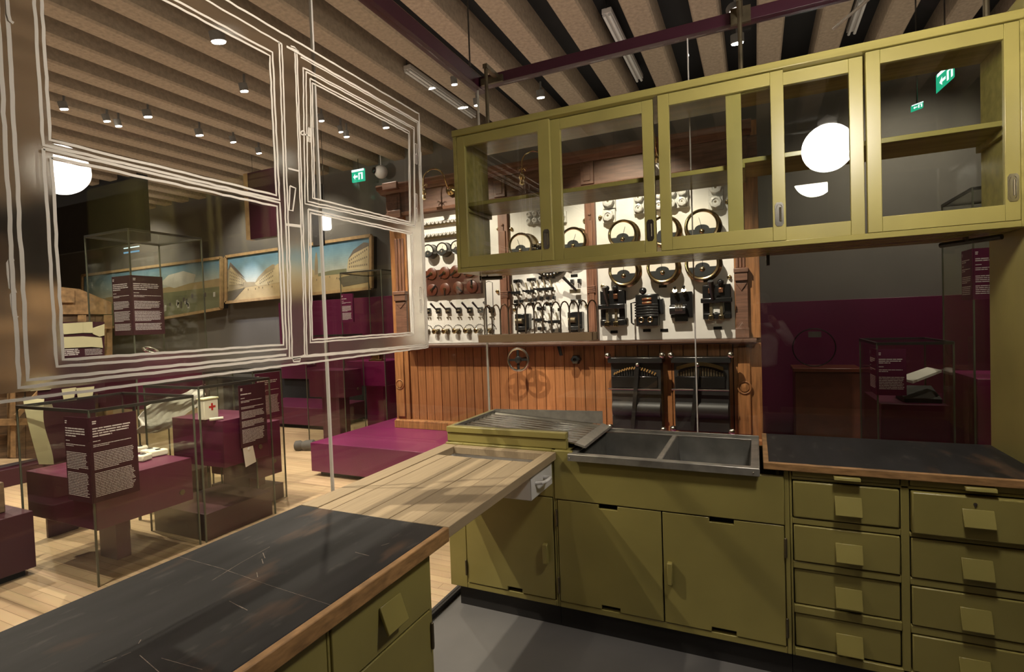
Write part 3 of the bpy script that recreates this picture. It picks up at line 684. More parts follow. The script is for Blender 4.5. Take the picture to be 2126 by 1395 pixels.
# right casement
for e in (0, 0.011):
    line([(-0.875 + e, 2.562 - e), (-0.142 - e, 2.562 - e), (-0.168 - e, 2.052 + e*0.5), (-0.897 + e, 2.032 + e)], 0.006, True)
    line([(-0.842 + e, 2.532 - e), (-0.186 - e*0.7, 2.528 - e), (-0.208 - e*0.7, 2.068), (-0.858 + e, 2.062)], 0.006, True)
    line([(-0.884 + e, 2.013 - e), (-0.196 - e, 2.017 - e), (-0.222 - e, 1.50 + e), (-0.905 + e, 1.495 + e)], 0.0065, True)
for (a, b, c, d) in ((861, 298, 864.5, 320), (861.5, 320, 864.5, 341), (871, 315, 874.5, 345), (871.5, 345, 874, 375), (862, 402, 865, 432), (862.5, 432, 865, 460), (872, 596, 875, 622), (872, 622, 875, 650)):
    line([(a, b), (c, b + 1), (c, d), (a, d - 1)], 0.0045, True, px=True, wob=0.0005)
line([(628 + 4*math.cos(t), 276 + 4*math.sin(t)) for t in [2*PI*i/10 for i in range(10)]], 0.005, True, px=True, wob=0.0003)
line([(631, 279), (645, 284)], 0.006, px=True); line([(641, 265), (640, 294), (643.5, 295), (643.5, 266)], 0.005, True, px=True, wob=0.0003)
for (a, b, c, d) in ((17, 536, 28, 602), (24, 602, 33, 660)):
    line([(c, b + 2), (a + 4, b + 3), (a, b + 10), (a + 1, (b + d)/2), (a + 5, d - 4), (c + 3, d)], 0.0075, px=True, wob=0.0004)
line([(14, 0), (16, 30), (20, 44), (27, 49)], 0.007, px=True, wob=0.0004)

# ------------------------------------------------------------------ suspension frame above the kitchen
sf = thing('suspension_frame', 'maroon steel beam frame hung above the kitchen holding its glass walls', 'frame', (0.9, -0.9, 3.03))
MB().box(GX - 0.03, GX + 0.03, -4.2, 0.66, 3.031, 3.11).build('beam', 'beam', sf, bevel=0.002)
MB().box(GX + 0.031, 3.6, GY - 0.03, GY + 0.03, 3.035, 3.095).build('beam', 'beam', sf, bevel=0.002)
MB().bar((1.9, GY - 0.031, 3.065), (3.4, -1.2, 3.065), 0.06, 0.06).build('brace', 'beam', sf)
m = MB(); m.box(GX + 0.05, GX + 0.2, GY - 0.05, GY - 0.031, 3.03, 3.07); m.build('clamp', 'gap_metal', sf)
m = MB(); m.box(1.19, 1.285, GY - 0.05, GY - 0.031, 3.02, 3.1); m.build('clamp', 'gap_metal', sf)
hang = [(-0.145, 0.4), (1.235, 0.4), (2.16, 0.4)]
for k, (x, y) in enumerate(hang):
    MB().cyl((x, y, ZU1 + 0.001), (x, y, 3.05), 0.011, n=10).build('hanger_rod', 'gap_metal', sf)
    MB().box(x - 0.014, x + 0.014, y - 0.014, GY - 0.031, 3.05, 3.075).build('hanger_arm', 'gap_metal', sf)
for x, y in ((GX, -3.8), (GX, 0.5), (1.9, GY), (3.4, GY)):
    MB().cyl((x, y, 3.1), (x, y, 4.47), 0.005, n=6).build('suspension_wire', 'iron', sf)
# loose glass fin struts
fs_ = thing('cable_strut', 'thin pale metal strut slanting down from the maroon frame behind the wall cabinet', 'strut', (1.7, 1.4, 3.0))
MB().cyl((1.86, 0.66, 3.08), (1.72, 1.2, 3.18), 0.008, n=8).build('strut', 'tube', fs_)
gp = thing('globe_lamp', 'opal white globe pendant lamp hung over the kitchen from a thin cable', 'lamp', (1.68, -0.755, 2.50))
MB().sphere((1.68, -0.755, 2.50), 0.136, 32, 20).build('globe', 'globe', gp)
MB().lathe([(0.05, 0), (0.05, 0.03), (0.02, 0.05), (0.006, 0.06)], (1.68, -0.755, 2.632), n=20).build('fitting', 'white', gp)
MB().cyl((1.68, -0.755, 2.69), (1.68, -0.755, 4.47), 0.004, n=6).build('cable', 'iron', gp)
# ------------------------------------------------------------------ historic electrical switchboard
sb = thing('switchboard', 'tall oak electrical switchboard with white marble panels of brass meters and black switches', 'switchboard', (-0.6, 2.75, 0.351))
ZB, ZL0, ZL1, ZT = 0.351, 1.287, 1.33, 2.80
XB0, XB1 = -2.585, 1.315
def bp(u, v, y=YM): p = at(u, v, y=y); return p.x, p.z
MB().box(XB0, XB1, 2.66, 2.78, ZB, 3.05).build('backing', 'oak_frame', sb)
# marble slabs
for a, b in ((-2.36, -1.173), (-1.055, -0.225), (-0.118, 1.112)):
    MB().box(a, b, YM, 2.655, ZL1 + 0.001, ZT).build('marble_panel', 'marble', sb, bevel=0.002)
# posts between the slabs and pilasters at the ends
for a, b in ((-1.171, -1.057), (-0.223, -0.12)):
    m = MB(); m.box(a, b, 2.585, 2.66, ZL1 + 0.001, ZT).box(a + 0.025, b - 0.025, 2.572, 2.585, ZL1 + 0.05, ZT - 0.3)
    m.build('post', 'oak_shaded', sb, bevel=0.006)
    m = MB(); zc = ZT - 0.34; xc = (a + b)/2
    m.sphere((xc, 2.583, zc + 0.1), 0.016, 10, 8).prism([(xc - 0.01, zc + 0.09), (xc + 0.01, zc + 0.09), (xc, zc - 0.05)], 'y', 2.578, 2.586)
    m.build('carved_drop', 'oak_dark', sb)
    m = MB(); zc = 1.80
    for k in range(4): m.box(a + 0.012, b - 0.012, 2.566 - 0.003*k, 2.584, zc + 0.018*k, zc + 0.018*k + 0.013)
    m.build('capital', 'oak_shaded', sb, bevel=0.002)
for a, b in ((XB0, -2.362), (1.114, XB1)):
    L = a < 0; i0, i1 = (a + 0.06, b) if L else (a, b - 0.09)
    m = MB(); m.box(a, b, 2.60, 2.66, ZL1 + 0.001, ZT).build('outer_stile', 'oak_frame', sb, bevel=0.003)
    m = MB(); m.box(i0 + 0.005, i1 - 0.005, 2.565, 2.60, ZL1 + 0.06, 1.83).box(i0, i1, 2.55, 2.60, ZL1 + 0.001, ZL1 + 0.09)
    m.prism([(i0 + 0.01, 1.40), (i1 - 0.01, 1.40), ((i0 + i1)/2, 1.47)], 'y', 2.556, 2.566).prism([(i0 + 0.01, 1.81), (i1 - 0.01, 1.81), ((i0 + i1)/2, 1.74)], 'y', 2.556, 2.566)
    m.build('pilaster', 'oak_dark', sb, bevel=0.004)
    m = MB(); m.box(i0 - 0.004, i1 + 0.004, 2.535, 2.60, 1.90, 1.94).box(i0 + 0.004, i1 - 0.004, 2.545, 2.60, 1.83, 1.90)
    m.build('bracket', 'oak_dark', sb, bevel=0.005)
    m = MB()
    for k in range(3): m.box(i0 + 0.012 + k*(i1 - i0 - 0.03)/3, i0 + 0.012 + (k + 0.75)*(i1 - i0 - 0.03)/3, 2.585, 2.60, 1.945, 2.55)
    m.build('fluting', 'oak_shaded', sb, bevel=0.004)
# frieze and cornice
MB().box(XB0, XB1, 2.56, 2.66, ZT + 0.001, 3.06).build('frieze', 'oak_dark', sb)
m = MB(); m.prism([(2.56, ZT + 0.001), (2.53, ZT + 0.001), (2.52, ZT + 0.03), (2.56, ZT + 0.045)], 'x', XB0, XB1); m.build('lower_moulding', 'oak_dark', sb)
m = MB(); m.prism([(2.78, 3.06), (2.54, 3.06), (2.52, 3.08), (2.47, 3.10), (2.455, 3.13), (2.455, 3.15), (2.78, 3.15)], 'x', XB0 - 0.06, XB1 - 0.05); m.build('cornice', 'oak_dark', sb)
for xc in (-2.44, -1.115, -0.172, 1.175):
    m = MB(); m.box(xc - 0.065, xc + 0.065, 2.535, 2.56, ZT + 0.045, 3.06); m.build('frieze_block', 'oak_dark', sb, bevel=0.004)
    m = MB(); m.box(xc - 0.035, xc + 0.035, 2.528, 2.5345, ZT + 0.075, 3.02); m.build('frieze_panel', 'oak_dark', sb, bevel=0.006)
for xc in (-2.44, 1.175):
    MB().box(xc - 0.1, xc + 0.1, 2.44, 2.56, 3.085, 3.165).build('cornice_cap', 'oak_dark', sb, bevel=0.006)
    MB().box(xc - 0.09, xc + 0.09, 2.50, 2.56, ZT - 0.03, ZT + 0.06).build('cornice_base', 'oak_dark', sb, bevel=0.006)
MB().box(1.215, XB1, 2.6, 2.665, ZT, 3.2).build('side_cheek', 'oak_frame', sb)
# ledge
m = MB(); m.prism([(2.66, ZL0), (2.47, ZL0), (2.455, ZL0 + 0.012), (2.455, ZL1 - 0.012), (2.47, ZL1), (2.66, ZL1)], 'x', -2.37, 1.28); m.build('ledge', 'ledge', sb, bevel=0.003)
# lower part: boards, pilasters, skirting
n = 33; pa, pb = -2.385, 1.085; wpl = (pb - pa)/n; src = None
for k in range(n):
    x = pa + k*wpl
    if src is None:
        src = MB().box(x + 0.003, x + wpl - 0.003, 2.62, 2.66, ZB + 0.1, ZL0).build('plank', 'oak', sb, bevel=0.002); o = src
    else:
        o = src.copy(); COL.objects.link(o); o.location.x = k*wpl
    o.location.y = random.uniform(-0.002, 0.001)
MB().box(XB0 + 0.005, XB1 - 0.005, 2.655, 2.661, ZB, ZL0).build('dark_joint', 'dark', sb)
for a, b in ((XB0, -2.39), (1.09, XB1)):
    L = a < 0; i0, i1 = (a + 0.02, b - 0.06) if L else (a + 0.035, b - 0.09)
    MB().box(a, b, 2.595, 2.66, ZB + 0.1, ZL0 - 0.001).build('lower_stile', 'oak_frame', sb, bevel=0.004)
    MB().box(i0, i1, 2.575, 2.5945, ZB + 0.13, ZL0 - 0.03).build('lower_pilaster', 'oak_frame', sb, bevel=0.008)
    xc = (i0 + i1)/2; zc = bp(1540, 803)[1] if not L else bp(839, 797)[1]
    m = MB(); m.torus((xc, 2.573, zc), (0, 1, 0), 0.052, 0.008, 28, 8).lathe([(0.04, 0), (0.036, 0.012), (1e-5, 0.016)], (xc, 2.5745, zc), (0, -1, 0), 24); m.build('rosette', 'oak_frame', sb)
m = MB(); m.box(XB0 - 0.02, XB1, 2.57, 2.66, ZB, ZB + 0.085).prism([(2.66, ZB + 0.085), (2.57, ZB + 0.085), (2.595, ZB + 0.1), (2.66, ZB + 0.1)], 'x', XB0 - 0.01, XB1); m.build('skirting', 'oak_frame', sb, bevel=0.003)
# --- instruments
def meter(u, v, r, depth, rim, face=True, needle=True):
    x, z = bp(u, v, YM - depth); y = YM - depth
    m = MB(); m.lathe([(r*1.08, 0), (r*1.08, 0.01), (r*0.98, 0.02), (r*0.98, depth - 0.012), (r, depth - 0.004), (r*0.95, depth + 0.004), (r*0.86, depth + 0.002), (r*0.8, depth - 0.006)], (x, YM - 0.0005, z), (0, -1, 0), 36)
    t = m.build('meter', rim, sb)
    n = 18; ri = r*0.8
    lo = [(x + ri*math.cos(a), z + ri*math.sin(a)) for a in [PI + PI*0.06 + (PI*0.88)*i/n for i in range(n + 1)]]
    hub = [(x + ri*0.52*math.cos(a), z - ri*0.25 + ri*0.33*math.sin(a)) for a in [PI*i/12 for i in range(13)]]
    d = MB(); d.lathe([(ri, 0), (ri, 0.002)], (x, y + 0.0045, z), (0, -1, 0), 36); d.build('dial', 'dial', t)
    lower = [(x - ri*0.965, z - ri*0.25)] + [p for p in lo if p[1] < z - ri*0.25] + [(x + ri*0.965, z - ri*0.25)]
    k = MB(); k.prism(lower + hub, 'y', y + 0.0005, y + 0.0022); k.build('dark_segment', 'segment', t, smooth=False)
    q = MB(); q.lathe([(r*0.16, 0), (r*0.13, 0.006), (r*0.05, 0.012), (1e-5, 0.013)], (x, y + 0.0002, z - ri*0.42), (0, -1, 0), 16); q.build('hub', rim if rim == 'brass' else 'chrome', t)
    if needle:
        q = MB(); a = random.uniform(-0.5, 0.5); q.bar((x, y - 0.0015, z - ri*0.2), (x + ri*0.75*math.sin(a), y - 0.0015, z - ri*0.2 + ri*0.85*math.cos(a)), 0.0025, 0.001, (0, 1, 0)); q.build('needle', 'bakelite', t)
    return t
px1 = 1/175.0
for u, v, r in ((1292, 486, 27), (1378, 478, 27), (1457, 468, 29), (1294, 562, 28), (1375, 555, 28), (1458, 547, 29)): meter(u, v, r*0.0051, 0.11, 'brass')
for u, v, r in ((1080, 510, 25.5), (1189, 500, 26)): meter(u, v, r*0.0052, 0.16, 'brass')
for u, v in ((888, 521), (917, 517), (947, 513), (975, 509)): meter(u, v, 0.075, 0.1, 'bakelite')
def fuse(u, v, r, d=0.06, sides=8):
    x, z = bp(u, v, YM - d)
    m = MB(); m.box(x - r*1.1, x + r*1.1, YM - d*0.45, YM - 0.0005, z - r*1.15, z + r*1.15); t = m.build('fuse', 'porcelain', sb, bevel=0.004)
    m = MB(); m.lathe([(r, 0), (r, d*0.35), (r*0.9, d*0.5), (r*0.55, d*0.55), (r*0.5, d*0.45), (r*0.2, d*0.45), (r*0.2, d*0.3)], (x, YM - d*0.45 - 0.0002, z), (0, -1, 0), sides); m.build('cap', 'porcelain', t)
    m = MB(); m.lathe([(r*0.19, 0), (r*0.19, 0.003)], (x, YM - d*0.9 + 0.004, z), (0, -1, 0), 10); m.build('contact', 'gap_metal', t)
for u, v in ((1261, 417), (1261, 447), (1485, 388), (1485, 418)): fuse(u, v, 0.055, 0.09)
for u, v in ((1324, 409), (1324, 431), (1367, 402), (1367, 425), (1392, 398), (1392, 421), (1415, 395), (1415, 417)): fuse(u, v, 0.044, 0.08)
for u, v in ((1096, 445), (1109, 443), (1096, 458), (1109, 457), (1122, 442), (1122, 455), (1137, 440), (1137, 454)): fuse(u, v, 0.03, 0.06)
fuse(1161, 449, 0.05, 0.08); fuse(1140, 470, 0.04, 0.06)
for i in range(16):
    for u0, v0 in ((882, 464), (882, 489)):
        u = u0 + i*8.0; v = v0 - i*0.9
        fuse(u, v, 0.019, 0.05, 10)
for u0, v0 in ((882, 470), (882, 496)):
    (xa_, za_), (xb_, zb_) = bp(u0 - 6, v0), bp(u0 + 130, v0 - 14)
    MB().box(xa_, xb_, YM - 0.035, YM - 0.0005, za_ - 0.022, za_ + 0.004).build('fuse_rail', 'brass', sb, bevel=0.003)
def bolt(u, v):
    x, z = bp(u, v, YM - 0.02); m = MB(); m.lathe([(0.02, 0), (0.02, 0.006), (0.012, 0.01), (0.012, 0.02), (0.014, 0.022), (0.009, 0.032), (1e-5, 0.034)], (x, YM - 0.0003, z), (0, -1, 0), 14); m.build('bolt', 'brass', sb)
for u, v in ((1250, 594), (1514, 575), (1213, 457), (1245, 451), (1510, 418), (1033, 475), (1060, 475), (1031, 605), (1066, 642), (1217, 634)): bolt(u, v)
def plate(u, v, w2=13, h2=5):
    x, z = bp(u, v, YM - 0.004); MB().box(x - w2*0.0055/2, x + w2*0.0055/2, YM - 0.005, YM - 0.0003, z - h2*0.0055/2, z + h2*0.0055/2).build('nameplate', 'bakelite', sb, bevel=0.001)
for u, v in ((1072, 583), (1100, 580), (1192, 572), (1122, 641), (1275, 689), (1343, 686), (1379, 685.5), (1490, 681), (1376, 594), (1074, 633), (1102, 631), (1139, 631)): plate(u, v)
# brown switch field on the left slab
(xa_, za_), (xb_, zb_) = bp(883, 616, YM - 0.03), bp(998, 553, YM - 0.03)
pl = MB().box(xa_, xb_, YM - 0.05, YM - 0.0005, za_, zb_).build('rotary_switch_panel', 'brownplate', sb, bevel=0.003)
for u, v, a in ((896, 568, 2.6), (923, 566, 2.6), (946, 563, 2.5), (897, 602, -0.7), (924, 600, 1.57), (951, 597, 0.7), (980, 595, -1.57), (975, 562, 2.6)):
    x, z = bp(u, v, YM - 0.06)
    d = MB().lathe([(0.066, 0), (0.066, 0.012), (0.06, 0.016)], (x, YM - 0.0505, z), (0, -1, 0), 26).build('rotary_dial', 'redbrown', pl)
    m = MB(); m.lathe([(0.016, 0), (0.016, 0.012), (0.007, 0.013), (0.006, 0.02)], (x, YM - 0.0666, z), (0, -1, 0), 14); m.build('pivot', 'brass', pl)
    m = MB(); m.bar((x + 0.012*math.cos(-a), YM - 0.072, z + 0.012*math.sin(-a)), (x - 0.075*math.cos(-a)*-1, YM - 0.072, z + 0.075*math.sin(-a)), 0.014, 0.010, (0, 1, 0)); m.build('pointer', 'bakelite', pl)
m = MB(); (xa2, za2), (xb2, zb2) = bp(934, 612, YM - 0.08), bp(960, 578, YM - 0.08); m.box(xa2, xb2, YM - 0.095, YM - 0.0905, za2, zb2); m.build('glass_cover', 'glass_case', pl)
# toggles and rotary selectors
def kids(sx, dx):
    """a copy of a built part with its sub-parts, moved by dx in the board plane"""
    c = copy_tree(sx, sx.parent); c.location = (sx.location.x + dx[0], sx.location.y, sx.location.z + dx[1]); return c
tog = None; sel = None
for i, u in enumerate((887, 908, 928, 950, 973, 995, 1018)):
    x, z = bp(u, 646 - i*0.4, YM - 0.04)
    if tog is None:
        x0t, z0t = x, z
        tog = MB().box(x - 0.028, x + 0.028, YM - 0.03, YM - 0.0005, z - 0.03, z + 0.035).build('toggle_switch', 'bakelite', sb, bevel=0.006)
        MB().cyl((x - 0.005, YM - 0.03, z), (x - 0.035, YM - 0.12, z + 0.085), 0.008, 0.013, 10).build('lever', 'bakelite', tog)
        MB().cyl((x - 0.02, YM - 0.035, z), (x + 0.025, YM - 0.035, z), 0.012, n=10).build('axle', 'gap_metal', tog)
        for dx in (-0.016, 0.016): MB().lathe([(0.009, 0), (0.009, 0.02), (1e-5, 0.024)], (x + dx, YM - 0.0003, z - 0.075), (0, -1, 0), 8).build('terminal', 'gap_metal', tog)
    else: kids(tog, (x - x0t, z - z0t))
    x, z = bp(u - 2, 689 - i*0.4, YM - 0.04)
    if sel is None:
        x0s, z0s = x, z
        sel = MB().lathe([(0.03, 0), (0.03, 0.012), (0.014, 0.016), (0.014, 0.03)], (x, YM - 0.0005, z), (0, -1, 0), 18).build('selector_switch', 'gap_metal', sb)
        MB().lathe([(0.012, 0), (0.028, 0.012), (0.03, 0.03), (0.024, 0.034), (0.014, 0.03)], (x - 0.018, YM - 0.0305, z + 0.004), (-0.25, -1, 0), 16).build('knob', 'brass', sel)
        MB().cyl((x, YM - 0.02, z), (x + 0.03, YM - 0.02, z + 0.03), 0.006, n=8).build('arm', 'gap_metal', sel)
        m = MB()
        for k in range(9):
            a = PI*0.05 + PI*0.8*k/8; m.lathe([(0.005, 0), (0.005, 0.006), (1e-5, 0.007)], (x + 0.062*math.cos(a), YM - 0.0003, z + 0.01 + 0.062*math.sin(a)), (0, -1, 0), 8)
        o = m.build('contact_studs', 'bakelite', sel); o['kind'] = 'stuff'
    else: kids(sel, (x - x0s, z - z0s))
# knife switches of the middle slab
def knife(u, v, poles, w=0.05, tilt=-0.03):
    x, z = bp(u, v, YM - 0.05)
    t = MB().box(x - w*0.35, x + w*(poles - 0.72), YM - 0.08, YM - 0.06, z - 0.016, z + 0.016).build('knife_switch', 'bakelite', sb, bevel=0.003)
    MB().cyl((x - w*0.35, YM - 0.07, z), (x - w*0.85, YM - 0.09, z + 0.01), 0.008, 0.011, 10).build('grip', 'bakelite', t)
    for k in range(poles):
        xx = x + k*w
        m = MB(); m.bar((xx, YM - 0.06, z), (xx + tilt, YM - 0.045, z + 0.09), 0.01, 0.02, (0, 1, 0)); m.build('blade', 'gap_metal', t)
        for zz in (0.12, -0.09):
            m = MB(); m.box(xx - 0.012, xx + 0.012, YM - 0.045, YM - 0.0005, z + zz - 0.016, z + zz + 0.016); m.cyl((xx, YM - 0.0455, z + zz), (xx, YM - 0.06, z + zz), 0.008, n=8); m.build('clip', 'iron', t)
        MB().cyl((xx, YM - 0.06, z - 0.02), (xx, YM - 0.0005, z - 0.02), 0.01, n=8).build('post', 'gap_metal', t)
knife(1068, 608, 2, 0.06); knife(1097, 605, 2, 0.06); knife(1121, 601, 3, 0.07); knife(1117, 664, 2, 0.06); knife(1145, 668, 2, 0.08)
x, z = bp(1187, 605, YM - 0.05)
kn = MB().box(x - 0.02, x + 0.09, YM - 0.06, YM - 0.045, z - 0.02, z + 0.02).build('knife_switch', 'gap_metal', sb, bevel=0.003)
MB().cyl((x + 0.05, YM - 0.07, z + 0.01), (x - 0.06, YM - 0.13, z + 0.14), 0.012, 0.017, 10).build('lever', 'bakelite', kn)
for dx, dz in ((0, 0.1), (0.075, 0.1), (0, -0.1), (0.075, -0.1)):
    MB().box(x + dx - 0.016, x + dx + 0.016, YM - 0.045, YM - 0.0005, z + dz - 0.02, z + dz + 0.02).build('clip', 'iron', kn, bevel=0.003)
# black rheostat dial
x, z = bp(1137, 534, YM - 0.1)
rh = MB().lathe([(0.20, 0), (0.20, 0.05), (0.15, 0.06), (0.12, 0.03), (0.04, 0.03), (0.03, 0.09), (1e-5, 0.09)], (x, YM - 0.0005, z), (0, -1, 0), 36).build('rheostat_dial', 'bakelite', sb)
m = MB()
for k in range(30):
    a = 2*PI*k/30; m.lathe([(0.011, 0), (0.011, 0.02), (1e-5, 0.024)], (x + 0.175*math.cos(a), YM - 0.055, z + 0.175*math.sin(a)), (0, -1, 0), 8)
o = m.build('contact_studs', 'chrome', rh); o['kind'] = 'stuff'
MB().bar((x - 0.02, YM - 0.1, z + 0.08), (x + 0.02, YM - 0.1, z - 0.1), 0.03, 0.02, (0, 1, 0)).build('arm', 'chrome', rh)
# black relay boxes and circuit breakers
def breaker(u0, v0, u1, v1, kind):
    (x0, z1), (x1, z0) = bp(u0, v0, YM - 0.06), bp(u1, v1, YM - 0.06); w_, h_ = x1 - x0, z1 - z0; xc = (x0 + x1)/2
    if kind == 0:      # open two-pole breaker frame
        m = MB(); m.box(x0, x0 + w_*0.24, YM - 0.07, YM - 0.0005, z0 + h_*0.1, z1 - h_*0.06).box(x1 - w_*0.24, x1, YM - 0.07, YM - 0.0005, z0 + h_*0.1, z1 - h_*0.06)
        m.box(x0, x1, YM - 0.075, YM - 0.0005, z1 - h_*0.4, z1 - h_*0.05).box(x0, x1, YM - 0.075, YM - 0.0005, z0 + h_*0.1, z0 + h_*0.25)
        t = m.build('circuit_breaker', 'bakelite', sb, bevel=0.008)
        MB().box(x0 - w_*0.05, x1 + w_*0.05, YM - 0.13, YM - 0.1, z0 + h_*0.5, z0 + h_*0.62).build('crossbar', 'bakelite', t, bevel=0.008)
        MB().cyl((xc - w_*0.12, YM - 0.12, z0 + h_*0.58), (xc - w_*0.16, YM - 0.2, z0 + h_*1.02), 0.016, 0.024, 12).build('lever', 'bakelite', t)
        for f in (0.3, 0.66):
            xx = x0 + w_*f
            MB().box(xx - 0.012, xx + 0.012, YM - 0.1, YM - 0.076, z0 + h_*0.2, z0 + h_*0.55).build('blade', 'gap_metal', t)
            MB().box(xx - 0.022, xx + 0.022, YM - 0.12, YM - 0.0755, z0 + h_*0.08, z0 + h_*0.2).build('contact', 'brass', t, bevel=0.004)
            MB().sphere((xx, YM - 0.09, z1), 0.028, 14, 10).build('insulator', 'bakelite', t)
            MB().box(xx - 0.02, xx + 0.02, YM - 0.1, YM - 0.0755, z1 - h_*0.26, z1 - h_*0.14).build('contact', 'copper', t, bevel=0.004)
    elif kind == 1:    # coil relay
        t = MB().box(x0 + w_*0.14, x1 - w_*0.16, YM - 0.1, YM - 0.0005, z0 + h_*0.05, z1 - h_*0.12).build('relay', 'bakelite', sb, bevel=0.01)
        for k in range(5): MB().box(x0 + w_*0.12, x1 - w_*0.14, YM - 0.112, YM - 0.1005, z0 + h_*(0.3 + 0.07*k), z0 + h_*(0.345 + 0.07*k)).build('winding', 'iron', t, bevel=0.002)
        for dz in (0.62, 0.72): MB().box(x0 + w_*0.36, x1 - w_*0.34, YM - 0.115, YM - 0.1005, z0 + h_*dz, z0 + h_*(dz + 0.06)).build('copper_strip', 'copper', t, bevel=0.004)
        m = MB(); m.tube([(x0 + w_*0.1, YM - 0.12, z0 + h_*0.1), (x0 + w_*0.02, YM - 0.12, z0 + h_*0.15), (x0 + w_*0.02, YM - 0.12, z0 + h_*0.66), (x0 + w_*0.2, YM - 0.12, z0 + h_*0.68)], 0.008, 8); m.build('wire_frame', 'bakelite', t)
        MB().sphere((xc - w_*0.12, YM - 0.08, z1 - 0.01), 0.034, 14, 10).build('insulator', 'bakelite', t)
        MB().box(x1 - w_*0.14, x1 - w_*0.02, YM - 0.05, YM - 0.0005, z0 + h_*0.35, z0 + h_*0.75).build('side_arm', 'iron', t, bevel=0.006)
        for f in (0.32, 0.6): MB().torus((x0 + w_*f, YM - 0.105, z0 + h_*0.22), (0, 1, 0), 0.022, 0.006, 16, 6).build('contact_ring', 'brass', t)
    else:              # plate with solenoid
        t = MB().box(x0, x1, YM - 0.04, YM - 0.0005, z0 + h_*0.12, z1 - h_*0.16).build('solenoid_switch', 'bakelite', sb, bevel=0.006)
        MB().cyl((x0 + w_*0.02, YM - 0.09, z0 + h_*0.35), (x0 + w_*0.72, YM - 0.09, z0 + h_*0.35), 0.045, n=18).build('solenoid', 'iron', t)
        for k in range(5): MB().torus((x0 + w_*(0.3 + 0.07*k), YM - 0.09, z0 + h_*0.38), (1, 0, 0), 0.046, 0.004, 18, 6).build('winding', 'chrome', t)
        for f in (0.26, 0.66):
            MB().cyl((x0 + w_*f, YM - 0.041, z1 - h_*0.2), (x0 + w_*f, YM - 0.1, z1 - h_*0.12), 0.02, n=12).build('terminal', 'brass', t)
            MB().sphere((x0 + w_*f, YM - 0.1, z1 - 0.01), 0.014, 12, 8).build('insulator', 'bakelite', t)
        MB().box(x0 + w_*0.2, x1 - w_*0.2, YM - 0.07, YM - 0.0405, z0 + h_*0.02, z0 + h_*0.18).build('foot', 'iron', t, bevel=0.006)
breaker(1246, 600, 1299, 684, 0); breaker(1311, 603, 1379, 680, 1); breaker(1390, 595, 1438, 668, 2); breaker(1458, 588, 1519, 670, 0)
def relaybox(u0, v0, u1, v1):
    (x0, z1), (x1, z0) = bp(u0, v0, YM - 0.05), bp(u1, v1, YM - 0.05)
    t = MB().prism([(x0, z0 + 0.03), (x0 + 0.03, z0), (x1 - 0.03, z0), (x1, z0 + 0.04), (x1, z1), (x0, z1)], 'y', YM - 0.08, YM - 0.0005).build('relay_box', 'bakelite', sb, bevel=0.006)
    MB().cyl((x0 + 0.02, YM - 0.1, (z0 + z1)/2 + 0.02), (x1 - 0.06, YM - 0.1, (z0 + z1)/2 + 0.02), 0.03, n=14).build('coil', 'gap_metal', t)
    MB().box(x0 + 0.01, x1 - 0.02, YM - 0.105, YM - 0.0805, z0 + 0.02, z0 + 0.06).build('terminal_bar', 'iron', t, bevel=0.005)
relaybox(1071, 652, 1101, 689); relaybox(1180, 648, 1211, 689)
# brass gooseneck lamps on the frieze
def gooseneck(u, v, y=2.53, h=0.2, wd=0.2):
    x, z = bp(u, v, y)
    t = MB().lathe([(0.06, 0), (0.06, 0.008), (0.035, 0.03), (0.02, 0.04)], (x, y, z), (0, -1, 0), 20).build('gooseneck_lamp', 'brass', sb)
    pts = [(x, y - 0.03, z), (x, y - 0.08, z + 0.03)] + [(x - wd/2 + wd/2*math.cos(a), y - 0.12 - 0.1*(i/8), z + 0.1 + (h - 0.1)*math.sin(a)) for i, a in enumerate([PI*i/8 for i in range(9)])] + [(x - wd, y - 0.23, z - 0.02)]
    MB().tube(pts, 0.008, 8).build('neck', 'brass', t)
    MB().lathe([(0.012, 0), (0.03, 0.02), (0.034, 0.05), (0.022, 0.07), (0.028, 0.11), (1e-5, 0.12)], (x - wd, y - 0.23, z - 0.01), (0, 0, -1), 14).build('lampholder', 'brass', t)
    m = MB()
    for k in range(5):
        a = 2*PI*k/5; m.tube([(x - wd, y - 0.23, z + 0.02), (x - wd + 0.04*math.cos(a), y - 0.23 + 0.04*math.sin(a), z + 0.035), (x - wd + 0.055*math.cos(a), y - 0.23 + 0.055*math.sin(a), z + 0.02)], 0.004, 6)
    m.build('leaf_collar', 'brass', t)
gooseneck(936, 394); gooseneck(1141, 362); gooseneck(1366, 325, wd=0.05)
x, z = bp(1362, 345, 2.5)
MB().lathe([(0.05, 0), (0.05, 0.1), (0.03, 0.12)], (x, 2.5, z - 0.1), (0, 0, 1), 14).build('lamp_socket', 'porcelain', sb)
# lower instruments: handwheel, knob, lever, two resistance controllers
x, z = bp(1076, 747, 2.44)
hw = MB().torus((x, 2.44, z), (0, 1, 0), 0.112, 0.013, 36, 10).build('handwheel', 'chrome', sb)
MB().lathe([(0.035, 0), (0.04, 0.015), (0.03, 0.04), (1e-5, 0.045)], (x, 2.455, z), (0, -1, 0), 18).build('hub', 'iron', hw)
for k in range(4):
    a = PI/2*k + 0.02; MB().bar((x + 0.025*math.cos(a), 2.44, z + 0.025*math.sin(a)), (x + 0.105*math.cos(a), 2.44, z + 0.105*math.sin(a)), 0.022, 0.012, (0, 1, 0)).build('spoke', 'iron', hw)
MB().cyl((x, 2.455, z), (x, 2.619, z), 0.016, n=12).build('shaft', 'iron', hw)
x, z = bp(1193, 747, 2.52)
kb = MB().lathe([(0.05, 0), (0.05, 0.05), (0.042, 0.07), (0.02, 0.075), (0.02, 0.06)], (x, 2.595, z), (0, -1, 0), 6).build('hexagonal_knob', 'bakelite', sb)
